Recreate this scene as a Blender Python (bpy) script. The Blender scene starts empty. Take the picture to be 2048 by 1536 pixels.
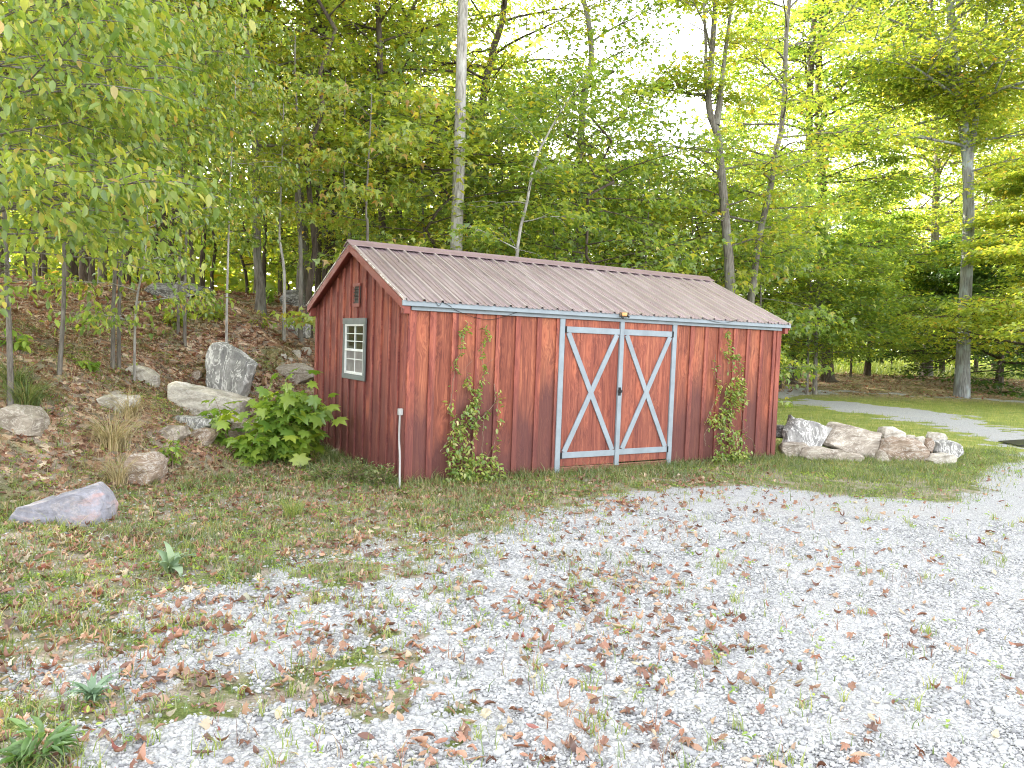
import bpy, bmesh, math, random
import numpy as np
from mathutils import Vector, Matrix
R = math.radians
random.seed(7)
sc = bpy.context.scene
COL = sc.collection

# ------------------------------------------------------------------ camera
CAMZ, FPX, PIT, ROL = 1.65, 1549.8, 0.0559, 0.0364
cp, sp, cr, sr = math.cos(PIT), math.sin(PIT), math.cos(ROL), math.sin(ROL)
FW = np.array([0, cp, -sp]); UPV = np.array([0, sp, cp]); RT = np.array([1., 0, 0])
CP = np.array([0, 0, CAMZ])
cam = bpy.data.objects.new('camera', bpy.data.cameras.new('camera'))
COL.objects.link(cam); sc.camera = cam
cr_ax = cr*RT + sr*UPV; cu_ax = -sr*RT + cr*UPV
M = Matrix.Identity(4)
for i in range(3):
    M[i][0] = cr_ax[i]; M[i][1] = cu_ax[i]; M[i][2] = -FW[i]; M[i][3] = CP[i]
cam.matrix_world = M
cam.data.sensor_width = 36; cam.data.lens = FPX/2048*36
cam.data.clip_end = 2000; cam.data.clip_start = 0.05

# ------------------------------------------------------------------ light
SUN_AZ = math.atan2(-0.80, 0.60); SUN_EL = R(28)
w = bpy.data.worlds.new('World'); sc.world = w; w.use_nodes = True
nt = w.node_tree; nt.nodes.clear()
sky = nt.nodes.new('ShaderNodeTexSky'); sky.sky_type = 'NISHITA'; sky.sun_disc = False
sky.sun_elevation = SUN_EL; sky.sun_rotation = SUN_AZ
sky.air_density = 1.0; sky.dust_density = 2.0; sky.ozone_density = 1.0
hs = nt.nodes.new('ShaderNodeHueSaturation'); hs.inputs['Saturation'].default_value = 0.12
bg = nt.nodes.new('ShaderNodeBackground'); bg.inputs[1].default_value = 0.15
wo = nt.nodes.new('ShaderNodeOutputWorld')
nt.links.new(sky.outputs[0], hs.inputs['Color']); nt.links.new(hs.outputs[0], bg.inputs[0]); nt.links.new(bg.outputs[0], wo.inputs[0])
sd = bpy.data.lights.new('sun', 'SUN'); sd.energy = 2.9; sd.angle = R(0.6); sd.color = (1, 0.93, 0.8)
sun = bpy.data.objects.new('sun', sd); COL.objects.link(sun)
S = Vector((math.sin(SUN_AZ)*math.cos(SUN_EL), math.cos(SUN_AZ)*math.cos(SUN_EL), math.sin(SUN_EL)))
sun.rotation_euler = S.to_track_quat('Z', 'Y').to_euler()
sc.view_settings.view_transform = 'Standard'; sc.view_settings.look = 'None'
sc.view_settings.exposure = 3.08; sc.view_settings.gamma = 1
sc.cycles.max_bounces = 8; sc.cycles.diffuse_bounces = 5; sc.cycles.transmission_bounces = 6; sc.cycles.glossy_bounces = 2
sc.cycles.use_denoising = True; sc.cycles.denoising_prefilter = 'NONE'; sc.cycles.filter_width = 1.1

# ------------------------------------------------------------------ helpers
def rays(px, py):
    x = np.asarray(px, float)-1024; y = np.asarray(py, float)-768
    u = (cr*x+sr*y)/FPX; v = (-sr*x+cr*y)/FPX
    return np.multiply.outer(u, RT)-np.multiply.outer(v, UPV)+FW
def at(px, py, d):                      # the point seen at a pixel of the photo, d metres ahead
    return CP+rays(px, py)*d
def proj(P):
    d = np.asarray(P)-CP; X = d@RT; Y = d@UPV; Z = np.maximum(d@FW, 1e-3)
    u = FPX*X/Z; v = -FPX*Y/Z
    return 1024+cr*u-sr*v, 768+sr*u+cr*v

def seg_dist(x, y, poly, closed=True):
    d = np.full(np.shape(x), 1e9); n = len(poly)
    for i in range(n if closed else n-1):
        ax, ay = poly[i]; bx, by = poly[(i+1) % n]
        ex, ey = bx-ax, by-ay
        t = np.clip(((x-ax)*ex+(y-ay)*ey)/(ex*ex+ey*ey+1e-12), 0, 1)
        d = np.minimum(d, np.hypot(x-ax-t*ex, y-ay-t*ey))
    return d
def inside(x, y, poly):
    c = np.zeros(np.shape(x), bool); n = len(poly)
    for i in range(n):
        ax, ay = poly[i]; bx, by = poly[(i+1) % n]
        if ay == by: continue
        c ^= ((ay > y) != (by > y)) & (x < (bx-ax)*(y-ay)/(by-ay)+ax)
    return c
def sdist(x, y, poly):                  # positive inside
    return np.where(inside(x, y, poly), 1, -1)*seg_dist(x, y, poly)
_rs = np.random.RandomState(3); _G = _rs.rand(256, 256)
def vnoise(x, y, s):
    x = np.asarray(x)*s+100.3; y = np.asarray(y)*s+57.7
    xi = np.floor(x).astype(int); yi = np.floor(y).astype(int); fx = x-xi; fy = y-yi
    fx = fx*fx*(3-2*fx); fy = fy*fy*(3-2*fy)
    g = lambda a, b: _G[a % 256, b % 256]
    return (g(xi, yi)*(1-fx)+g(xi+1, yi)*fx)*(1-fy)+(g(xi, yi+1)*(1-fx)+g(xi+1, yi+1)*fx)*fy
def fnoise(x, y, s):
    return (vnoise(x, y, s)+.5*vnoise(x+9, y, s*2.1)+.25*vnoise(x, y+31, s*4.3))/1.75
def sstep(a, b, x):
    t = np.clip((x-a)/(b-a), 0, 1); return t*t*(3-2*t)

HILL = [(-200, -20), (-14, 0.5), (-6.2, 5.3), (-4.6, 7.4), (-3.2, 9.3), (-3.6, 11.6), (-2.4, 13.3), (0.5, 14.8), (5, 18), (9, 26), (12, 42), (14, 220), (-220, 220), (-220, -20)]
def height(x, y):
    x = np.asarray(x, float); y = np.asarray(y, float)
    d = np.maximum(sdist(x, y, HILL), 0)
    h = 2.7*(1-np.exp(-(d/3.6)**1.2))
    k = sstep(0.2, 3, d)
    h = h+k*(fnoise(x, y, .7)-.5)*.35+k*(fnoise(x+40, y, 2.6)-.5)*.16
    h = h+.55*np.exp(-((x+6.3)**2/3.2+(y-15)**2/2.2))
    h = h+.55*sstep(25, 40, y)*sstep(6, 12, x)+1.1*sstep(50, 140, y)*sstep(8, 14, x)
    h = h+.05*sstep(0, 3, x-4)*sstep(9, 11, y)*(fnoise(x, y, .5)-.3)
    return h-.05
def ground(px, py):
    r = rays(px, py)
    D = np.concatenate([np.arange(2, 30, .02), np.arange(30, 300, .2)])
    P = CP+np.multiply.outer(D, r)
    below = P[:, 2] < height(P[:, 0], P[:, 1])
    i = int(np.argmax(below)) if below.any() else len(D)-1
    p = P[i]; p = np.array([p[0], p[1], float(height(p[0], p[1]))])
    return p, D[i]

def mesh_np(name, V, F, mat, parent=None, smooth=False):
    V = np.asarray(V, 'f'); F = np.asarray(F, 'i'); n, k = F.shape
    me = bpy.data.meshes.new(name)
    me.vertices.add(len(V)); me.vertices.foreach_set('co', V.ravel())
    me.loops.add(n*k); me.loops.foreach_set('vertex_index', F.ravel())
    me.polygons.add(n); me.polygons.foreach_set('loop_start', np.arange(0, n*k, k, dtype='i'))
    if smooth: me.polygons.foreach_set('use_smooth', np.ones(n, bool))
    me.update(calc_edges=True); me.validate()
    if mat: me.materials.append(mat)
    o = bpy.data.objects.new(name, me); COL.objects.link(o)
    if parent: o.parent = parent
    return o
def tag(o, label=None, cat=None, group=None, kind=None):
    if label: o['label'] = label
    if cat: o['category'] = cat
    if group: o['group'] = group
    if kind: o['kind'] = kind
    return o
def empty(name, loc, rz=0):
    o = bpy.data.objects.new(name, None); COL.objects.link(o); o.location = loc; o.rotation_euler = (0, 0, rz)
    o.empty_display_size = .2
    return o
def copy_tree(o, parent=None):
    c = o.copy(); COL.objects.link(c)
    if parent: c.parent = parent
    for ch in list(o.children): copy_tree(ch, c)
    return c

class MB:
    def __init__(s): s.v = []; s.f = []
    def add(s, vs, fs):
        o = len(s.v); s.v += [tuple(v) for v in vs]; s.f += [tuple(i+o for i in f) for f in fs]; return s
    def box(s, x0, x1, y0, y1, z0, z1):
        return s.add([(x0,y0,z0),(x1,y0,z0),(x1,y1,z0),(x0,y1,z0),(x0,y0,z1),(x1,y0,z1),(x1,y1,z1),(x0,y1,z1)],
                     [(0,3,2,1),(4,5,6,7),(0,1,5,4),(1,2,6,5),(2,3,7,6),(3,0,4,7)])
    def prism(s, prof, axis, a, b):      # profile polygon (2 coords) swept along an axis
        n = len(prof)
        def mk(p, t):
            return {'x': (t, p[0], p[1]), 'y': (p[0], t, p[1]), 'z': (p[0], p[1], t)}[axis]
        vs = [mk(p, a) for p in prof]+[mk(p, b) for p in prof]
        fs = [tuple(range(n))[::-1], tuple(range(n, 2*n))]+[(i, (i+1) % n, n+(i+1) % n, n+i) for i in range(n)]
        return s.add(vs, fs)
    def tube(s, pts, rad, k=8):
        V, F = tube(np.array(pts, float), rad, k)
        n = len(pts)
        s.add(V, [tuple(f) for f in F])
        o = len(s.v)-len(V)
        s.f.append(tuple(o+i for i in range(k))[::-1]); s.f.append(tuple(o+(n-1)*k+i for i in range(k)))
        return s
    def build(s, name, mat, parent=None, bevel=0, smooth=False):
        me = bpy.data.meshes.new(name); me.from_pydata(s.v, [], s.f)
        bm = bmesh.new(); bm.from_mesh(me); bmesh.ops.recalc_face_normals(bm, faces=bm.faces)
        if bevel: bmesh.ops.bevel(bm, geom=bm.edges[:], offset=bevel, segments=1, affect='EDGES', clamp_overlap=True)
        bm.to_mesh(me); bm.free()
        if smooth:
            for p in me.polygons: p.use_smooth = True
        me.materials.append(mat)
        o = bpy.data.objects.new(name, me); COL.objects.link(o)
        if parent: o.parent = parent
        return o
def tube(pts, rad, k=8):
    n = len(pts); rad = np.broadcast_to(np.asarray(rad, float), (n,))
    T = np.gradient(pts, axis=0); T /= np.linalg.norm(T, axis=1)[:, None]+1e-9
    ref = np.array([0, 1., 0]) if abs(T[:, 1]).max() < .9 else np.array([1., 0, 0])
    A = np.cross(T, ref); A /= np.linalg.norm(A, axis=1)[:, None]+1e-9
    B = np.cross(T, A)
    a = np.linspace(0, 2*np.pi, k, endpoint=False)
    V = pts[:, None, :]+rad[:, None, None]*(A[:, None, :]*np.cos(a)[None, :, None]+B[:, None, :]*np.sin(a)[None, :, None])
    i = np.arange(n-1)[:, None]*k; j = np.arange(k)[None, :]; j2 = (j+1) % k
    F = np.stack([i+j, i+j2, i+k+j2, i+k+j], -1).reshape(-1, 4)
    return V.reshape(-1, 3), F
def join(parts):
    V = []; F = []; o = 0
    for v, f in parts:
        V.append(v); F.append(np.asarray(f)+o); o += len(v)
    return np.concatenate(V), np.concatenate(F)
def smooth_path(pts, n):
    pts = np.array(pts, float); m = len(pts)
    t = np.linspace(0, m-1, n); i = np.clip(t.astype(int), 0, m-2); f = (t-i)[:, None]
    P = np.vstack([2*pts[0]-pts[1], pts, 2*pts[-1]-pts[-2]])
    p0, p1, p2, p3 = P[i], P[i+1], P[i+2], P[i+3]
    return .5*((2*p1)+(-p0+p2)*f+(2*p0-5*p1+4*p2-p3)*f**2+(-p0+3*p1-3*p2+p3)*f**3)

# leaf shapes: (side, along, normal)
L_DIA = (np.array([(0,0,0),(-.3,.42,.07),(0,1,-.06),(.3,.42,.07)]), np.array([(0,2,1),(0,3,2)]))
L_OVAL = (np.array([(0,0,0),(-.23,.26,.06),(-.21,.66,.05),(0,1.02,-.1),(.21,.66,.05),(.23,.26,.06)]), np.array([(0,3,2,1),(0,5,4,3)]))
L_MAP = (np.array([(0,0,0),(-.55,.28,-.06),(-.2,.42,.06),(0,1,-.1),(.2,.42,.06),(.55,.28,-.06)]), np.array([(0,2,1),(0,3,2),(0,4,3),(0,5,4)]))
_h = [(0,0,.02),(.14,-.13,0),(.4,-.1,-.05),(.3,.08,.02),(.64,.26,-.08),(.42,.36,.0),(.47,.62,-.06),(.2,.56,.03),(.13,.74,0),(0,1.02,-.12)]
_o = _h+[(-x, y, z) for x, y, z in _h[1:-1][::-1]]
L_BIG = (np.array([(0,.3,.05)]+_o), np.array([(0, i+1, (i+1) % len(_o)+1) for i in range(len(_o))]))
L_LANCE = (L_OVAL[0]*np.array([.55, 1, 1]), L_OVAL[1])
L_BLADE = (np.array([(-.03,0,0),(.03,0,0),(.022,.55,.05),(-.022,.55,.05),(0,1,-.05)]), None)

def orient(h, pitch, roll):
    """heading, pitch (up +) and roll arrays -> side, along, normal vectors"""
    t = np.stack([np.cos(h)*np.cos(pitch), np.sin(h)*np.cos(pitch), np.sin(pitch)], -1)
    n0 = np.stack([-np.cos(h)*np.sin(pitch), -np.sin(h)*np.sin(pitch), np.cos(pitch)], -1)
    s0 = np.cross(t, n0)
    c, s = np.cos(roll)[:, None], np.sin(roll)[:, None]
    return s0*c+n0*s, t, n0*c-s0*s
def leaves(P, size, tm, rng, pitch=-.35, psd=.35, rsd=.45, heading=None):
    n = len(P); T, F = tm
    h = rng.rand(n)*2*np.pi if heading is None else heading
    s, t, nn = orient(h, pitch+rng.randn(n)*psd, rng.randn(n)*rsd)
    size = np.broadcast_to(size, (n,))*(.7+.6*rng.rand(n))
    V = P[:, None, :]+size[:, None, None]*(T[None, :, 0:1]*s[:, None, :]+T[None, :, 1:2]*t[:, None, :]+T[None, :, 2:3]*nn[:, None, :])
    FF = F[None]+np.arange(n)[:, None, None]*len(T)
    return V.reshape(-1, 3), FF.reshape(-1, F.shape[1])

# ------------------------------------------------------------------ node helpers
def newmat(name):
    m = bpy.data.materials.new(name); m.use_nodes = True; m.node_tree.nodes.clear(); return m, m.node_tree
def N(nt, typ, **kw):
    n = nt.nodes.new(typ)
    for k, v in kw.items():
        if k.startswith('i_'):
            key = k[2:]; key = int(key) if key.isdigit() else key
            n.inputs[key].default_value = v
        else: setattr(n, k, v)
    return n
def ramp(nt, src, stops, interp='LINEAR'):
    r = nt.nodes.new('ShaderNodeValToRGB'); e = r.color_ramp.elements; r.color_ramp.interpolation = interp
    while len(e) < len(stops): e.new(.5)
    for i, (p, c) in enumerate(stops):
        e[i].position = p; e[i].color = (*c, 1) if len(c) == 3 else c
    nt.links.new(src, r.inputs[0]); return r.outputs[0]
def mix(nt, fac, a, b, mode='MIX'):
    m = nt.nodes.new('ShaderNodeMix'); m.data_type = 'RGBA'; m.blend_type = mode
    for sock, v in ((m.inputs[0], fac), (m.inputs[6], a), (m.inputs[7], b)):
        if isinstance(v, (int, float)): sock.default_value = v
        elif isinstance(v, tuple): sock.default_value = (*v, 1)
        else: nt.links.new(v, sock)
    return m.outputs[2]
def math_(nt, op, a, b=None, c=None, clamp=False):
    m = nt.nodes.new('ShaderNodeMath'); m.operation = op; m.use_clamp = clamp
    for i, v in enumerate((a, b, c)):
        if v is None: continue
        if isinstance(v, (int, float)): m.inputs[i].default_value = v
        else: nt.links.new(v, m.inputs[i])
    return m.outputs[0]
def coords(nt, scale=(1, 1, 1), kind='Object'):
    tc = nt.nodes.new('ShaderNodeTexCoord'); mp = nt.nodes.new('ShaderNodeMapping'); mp.inputs['Scale'].default_value = scale
    nt.links.new(tc.outputs[kind], mp.inputs[0]); return mp.outputs[0]
def noise(nt, vec, scale, detail=4, rough=.55, dist=0, out=0):
    n = N(nt, 'ShaderNodeTexNoise', i_Scale=scale, i_Detail=detail, i_Roughness=rough, i_Distortion=dist)
    nt.links.new(vec, n.inputs['Vector']); return n.outputs[out]
def finish(nt, color, rough=.8, bump=None, bstr=.4, bdist=.01, spec=.3, metal=0):
    p = nt.nodes.new('ShaderNodeBsdfPrincipled'); o = nt.nodes.new('ShaderNodeOutputMaterial')
    if isinstance(color, tuple): p.inputs['Base Color'].default_value = (*color, 1)
    else: nt.links.new(color, p.inputs['Base Color'])
    if isinstance(rough, (int, float)): p.inputs['Roughness'].default_value = rough
    else: nt.links.new(rough, p.inputs['Roughness'])
    p.inputs['Specular IOR Level'].default_value = spec; p.inputs['Metallic'].default_value = metal
    if bump is not None:
        b = N(nt, 'ShaderNodeBump', i_Strength=bstr, i_Distance=bdist); nt.links.new(bump, b.inputs['Height']); nt.links.new(b.outputs[0], p.inputs['Normal'])
    nt.links.new(p.outputs[0], o.inputs[0])
    return p

def leafmat(name, stops, trans=.5, tboost=1.9, clump=.5):
    m, nt = newmat(name)
    g = N(nt, 'ShaderNodeNewGeometry')
    c = ramp(nt, g.outputs['Random Per Island'], stops)
    nz = noise(nt, coords(nt), clump, 2)
    v = math_(nt, 'MULTIPLY_ADD', nz, 1.1, .45)
    cm = nt.nodes.new('ShaderNodeCombineXYZ')
    nt.links.new(math_(nt, 'MULTIPLY_ADD', nz, 1.5, .22), cm.inputs[0]); nt.links.new(v, cm.inputs[1]); nt.links.new(v, cm.inputs[2])
    c = mix(nt, 1., c, cm.outputs[0], 'MULTIPLY')
    d = N(nt, 'ShaderNodeBsdfDiffuse'); t = N(nt, 'ShaderNodeBsdfTranslucent')
    nt.links.new(c, d.inputs[0])
    nt.links.new(mix(nt, 1., c, (tboost*1.08, tboost, tboost*.5), 'MULTIPLY'), t.inputs[0])
    ms = N(nt, 'ShaderNodeMixShader', i_0=trans); nt.links.new(d.outputs[0], ms.inputs[1]); nt.links.new(t.outputs[0], ms.inputs[2])
    gl = N(nt, 'ShaderNodeBsdfGlossy', i_Roughness=.45); gl.inputs[0].default_value = (1, 1, 1, 1)
    m2 = N(nt, 'ShaderNodeMixShader', i_0=.05); nt.links.new(ms.outputs[0], m2.inputs[1]); nt.links.new(gl.outputs[0], m2.inputs[2])
    o = N(nt, 'ShaderNodeOutputMaterial'); nt.links.new(m2.outputs[0], o.inputs[0])
    return m
def barkmat(name, a, b, lich=(.3, .32, .28), lk=.3, zs=.12, sc_=28):
    m, nt = newmat(name)
    v = coords(nt, (1, 1, zs))
    n1 = noise(nt, v, sc_, 6, .7, .3); n2 = noise(nt, coords(nt, (1, 1, .5)), 3.5, 4)
    c = ramp(nt, n1, [(.35, a), (.62, b)])
    c = mix(nt, math_(nt, 'MULTIPLY', ramp(nt, n2, [(.48, (0,0,0)), (.62, (1,1,1))]), lk), c, lich)
    finish(nt, c, .9, n1, .9, .03, .15); return m

G1, G2, G3 = (.11, .185, .04), (.175, .26, .05), (.25, .315, .055)
YG, YL, OR = (.34, .375, .055), (.44, .39, .06), (.42, .26, .07)
M_LEAF = leafmat('foliage_green', [(0, G1), (.5, G2), (.8, G3), (.93, YG), (1, YL)])
M_LEAF_Y = leafmat('foliage_yellow_green', [(0, G2), (.45, G3), (.8, YG), (.96, YL), (1, OR)], .55, 1.75)
M_LEAF_NEAR = leafmat('foliage_near', [(0, (.09, .16, .03)), (.3, (.16, .24, .035)), (.75, (.25, .31, .045)), (.95, (.34, .34, .06)), (.99, (.40, .30, .09)), (1, OR)], .45, 1.7, .8)
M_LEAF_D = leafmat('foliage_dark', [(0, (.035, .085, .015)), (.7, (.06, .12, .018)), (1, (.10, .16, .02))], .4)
M_LEAF_O = leafmat('foliage_turning', [(0, G2), (.4, G3), (.75, YG), (.92, (.36, .27, .06)), (1, (.40, .22, .08))], .5)
M_SHRUB = leafmat('foliage_shrub', [(0, (.14, .25, .04)), (.6, (.23, .34, .05)), (1, (.34, .42, .06))], .45, 1.6, 1.2)
M_VINE = leafmat('foliage_vine', [(0, (.12, .21, .04)), (.5, (.22, .31, .06)), (.85, (.35, .39, .10)), (1, (.48, .42, .18))], .4, 1.6, 2.)
M_GRASS = leafmat('grass_blades', [(0, (.09, .14, .035)), (.45, (.13, .19, .05)), (.75, (.2, .23, .07)), (.92, (.32, .28, .12)), (1, (.36, .25, .13))], .35, 1.3, 1.5)
M_LAWN = leafmat('lawn_blades', [(0, (.14, .20, .045)), (.6, (.22, .28, .055)), (1, (.38, .36, .12))], .4, 1.4, .6)
M_DRYG = leafmat('dry_grass', [(0, (.36, .27, .15)), (.6, (.5, .4, .24)), (1, (.25, .25, .09))], .3, 1.1, 2)
M_LITTER = leafmat('dead_leaves', [(0, (.12, .055, .04)), (.25, (.22, .095, .06)), (.55, (.32, .155, .10)), (.8, (.40, .25, .17)), (.94, (.48, .40, .29)), (1, (.24, .06, .05))], .2, 1.1, 3)
M_SAGE = leafmat('mullein_leaf', [(0, (.17, .25, .14)), (1, (.27, .34, .21))], .2, 1.1, 3)
M_THIS = leafmat('rosette_leaf', [(0, (.12, .2, .12)), (1, (.2, .28, .16))], .2, 1.1, 3)
M_THIS2 = leafmat('weed_leaf', [(0, (.10, .19, .06)), (1, (.17, .27, .08))], .3, 1.3, 3)
M_BARK = barkmat('bark_grey', (.075, .065, .055), (.22, .2, .175))
M_BARK_P = barkmat('bark_pale', (.16, .15, .135), (.42, .40, .37), (.5, .5, .48), .5, .16, 22)
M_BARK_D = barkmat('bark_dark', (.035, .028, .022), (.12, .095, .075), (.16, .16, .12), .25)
M_BARK_B = barkmat('bark_blue_grey', (.10, .10, .10), (.30, .30, .30), (.36, .42, .44), .55, .06, 20)
M_TWIG = barkmat('twig_brown', (.14, .09, .06), (.28, .2, .15), (.2, .2, .15), .1)

# ------------------------------------------------------------------ ground
def gpoly(pts): return [tuple(ground(a, b)[0][:2]) for a, b in pts]
YARD = gpoly([(2300, 1000), (2048, 905), (1990, 925), (1975, 985), (1860, 1002), (1700, 985), (1500, 975), (1330, 985), (1180, 995), (1060, 1030), (960, 1050), (860, 1062), (760, 1072), (640, 1110), (520, 1150), (380, 1200), (230, 1250), (120, 1330), (-60, 1400)])
YARD += [(-2.2, 1.0), (-2, -6), (9, -6), (12, 4)]
TRACK1 = gpoly([(1500, 768), (1552, 774), (1700, 781), (1850, 789), (2048, 800), (2200, 810), (2200, 818), (2048, 807), (1850, 795), (1700, 787), (1500, 777)])
TRACK2 = gpoly([(1500, 790), (1600, 793), (1728, 806), (1850, 818), (1960, 836), (2080, 862), (2200, 890), (2300, 1000), (2048, 905), (2010, 900), (1950, 886), (1890, 866), (1800, 845), (1680, 823), (1560, 806), (1500, 800)])
def gravel_sd(x, y):
    a = sdist(x, y, YARD); b = np.maximum(sdist(x, y, TRACK1), sdist(x, y, TRACK2))
    n = (fnoise(x, y, 1.1)-.5)*2.6
    lf = sstep(1, -4, x)
    e1 = a/np.where(a > 0, 1.4+1.6*lf, .8)+n*(.35+.6*lf)-.2*lf-1.7*sstep(.55, .67, .55*fnoise(x+31, y+11, 1.6)+.45*fnoise(x+3, y+1, 7))*sstep(3., -1.5, x)
    e2 = b/.5+(fnoise(x*.6+5, y, 2.6)-.5)*4.2-.8
    return np.maximum(e1, e2)
def gravel_f(x, y): return sstep(-.45, .45, gravel_sd(x, y))
def hill_f(x, y): return sstep(-.5, .7, sdist(x, y, HILL)+(fnoise(x, y, 1.4)-.5)*1.2)
MEADOW_Y = 44

def axis(lo, a, b, hi, st, g=1.09):
    c = list(np.arange(a, b+1e-6, st)); s = st; l = []; x = a
    while x > lo: s *= g; x -= s; l.append(x)
    s = st; r = []; x = c[-1]
    while x < hi: s *= g; x += s; r.append(x)
    return np.array(l[::-1]+c+r)
X = axis(-260, -9, 20, 320, .09); Y = axis(-30, 1.2, 20, 520, .09, 1.025)
XX, YY = np.meshgrid(X, Y); ZZ = height(XX, YY)
gf = gravel_f(XX, YY)
ZZ = ZZ+(fnoise(XX, YY, 5)-.5)*.02
Vg = np.stack([XX, YY, ZZ], -1).reshape(-1, 3); nx = len(X); ny = len(Y)
ii = (np.arange(ny-1)[:, None]*nx+np.arange(nx-1)[None, :])
Fg = np.stack([ii, ii+1, ii+nx+1, ii+nx], -1).reshape(-1, 4)
xc = Vg[Fg, 0].mean(1); yc = Vg[Fg, 1].mean(1)
isg = gravel_sd(xc, yc) > 0; istr = isg & (sdist(xc, yc, YARD) < -.6)
cls = np.where(istr, 2, np.where(isg, 1, 0))

def ground_material():
    m, nt = newmat('ground_mix')
    at_ = N(nt, 'ShaderNodeAttribute', attribute_name='mask')
    sx = nt.nodes.new('ShaderNodeSeparateColor'); nt.links.new(at_.outputs['Color'], sx.inputs[0])
    gm, hm, lm = sx.outputs[0], sx.outputs[1], sx.outputs[2]
    v = coords(nt)
    # gravel
    vo = N(nt, 'ShaderNodeTexVoronoi', i_Scale=62.); nt.links.new(v, vo.inputs['Vector'])
    vo2 = N(nt, 'ShaderNodeTexVoronoi', i_Scale=110.); nt.links.new(v, vo2.inputs['Vector'])
    sc1 = nt.nodes.new('ShaderNodeSeparateColor'); nt.links.new(vo.outputs['Color'], sc1.inputs[0])
    gcol = ramp(nt, sc1.outputs[0], [(0, (.27, .27, .28)), (.35, (.40, .405, .415)), (.8, (.48, .485, .49)), (1, (.56, .56, .555))])
    gcol = mix(nt, .35, gcol, ramp(nt, vo2.outputs['Distance'], [(.1, (.72, .73, .75)), (.6, (.3, .3, .31))]))
    edge = ramp(nt, vo.outputs['Distance'], [(.35, (1, 1, 1)), (.75, (.45, .45, .46))])
    gcol = mix(nt, .5, gcol, edge, 'MULTIPLY')
    gcol = mix(nt, math_(nt, 'MULTIPLY', ramp(nt, noise(nt, v, .9, 5), [(.5, (0,0,0)), (.75, (1,1,1))]), .3), gcol, (.42, .39, .35))
    # soil with litter
    nS = noise(nt, v, 7, 8, .7); nB = noise(nt, v, 1.3, 4)
    soil = ramp(nt, nS, [(.3, (.13, .10, .08)), (.5, (.27, .215, .17)), (.62, (.37, .31, .26)), (.75, (.48, .42, .36))])
    vl = N(nt, 'ShaderNodeTexVoronoi', i_Scale=17.); nt.links.new(mix(nt, .12, v, noise(nt, v, 9, 2, out=1)), vl.inputs['Vector'])
    sc2 = nt.nodes.new('ShaderNodeSeparateColor'); nt.links.new(vl.outputs['Color'], sc2.inputs[0])
    lit = ramp(nt, sc2.outputs[0], [(0, (.09, .055, .04)), (.3, (.22, .12, .08)), (.55, (.30, .19, .13)), (.8, (.42, .31, .22)), (1, (.52, .45, .35))])
    lit = mix(nt, 1., lit, (1.3, 1.22, 1.2), 'MULTIPLY')
    soilL = mix(nt, ramp(nt, sc2.outputs[1], [(.3, (0,0,0)), (.45, (1,1,1))]), soil, lit)
    # green areas
    gr = ramp(nt, noise(nt, v, 22, 6, .7), [(.3, (.06, .08, .025)), (.5, (.12, .15, .045)), (.7, (.23, .24, .09))])
    grs = mix(nt, ramp(nt, noise(nt, v, 3.2, 5, .65), [(.42, (0,0,0)), (.58, (1,1,1))]), gr, mix(nt, .35, soil, (.36, .33, .28)))
    lawn = ramp(nt, noise(nt, v, 2.5, 6, .7), [(.3, (.14, .18, .05)), (.5, (.22, .26, .06)), (.62, (.33, .32, .10)), (.75, (.42, .36, .2))])
    grs = mix(nt, lm, grs, lawn)
    hillc = mix(nt, ramp(nt, nB, [(.5, (0,0,0)), (.64, (1,1,1))]), soilL, mix(nt, .35, gr, soilL))
    base = mix(nt, hm, grs, hillc)
    e = math_(nt, 'ADD', gm, math_(nt, 'MULTIPLY', math_(nt, 'SUBTRACT', noise(nt, v, 8, 6, .7), .5), 1.3))
    ek = ramp(nt, e, [(.4, (0,0,0)), (.6, (1,1,1))])
    col = mix(nt, ek, base, gcol)
    hgt = math_(nt, 'MULTIPLY_ADD', vo.outputs['Distance'], -1., nS)
    finish(nt, col, .95, hgt, .8, .02, .1)
    return m
M_GROUND = ground_material()
cols = np.zeros((len(Vg), 4), 'f'); cols[:, 3] = 1
cols[:, 0] = gf.ravel(); cols[:, 1] = hill_f(XX, YY).ravel()
under = sstep(27, 30, YY)*sstep(46, 41, YY)*sstep(4, 8, XX)      # litter under the trees on the far verge
cols[:, 1] = np.maximum(cols[:, 1], under.ravel()*.9)
cols[:, 2] = (sstep(11, 14, YY)*sstep(3, 5, XX)).ravel()
for k, (nm, lab) in enumerate((('ground', None), ('gravel_yard', None), ('gravel_track', None))):
    F = Fg[cls == k]; used = np.unique(F); rm = np.full(len(Vg), -1); rm[used] = np.arange(len(used))
    o = mesh_np(nm, Vg[used], rm[F], M_GROUND, smooth=True); tag(o, kind='structure')
    ca = o.data.color_attributes.new('mask', 'FLOAT_COLOR', 'POINT'); ca.data.foreach_set('color', cols[used].ravel())

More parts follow.
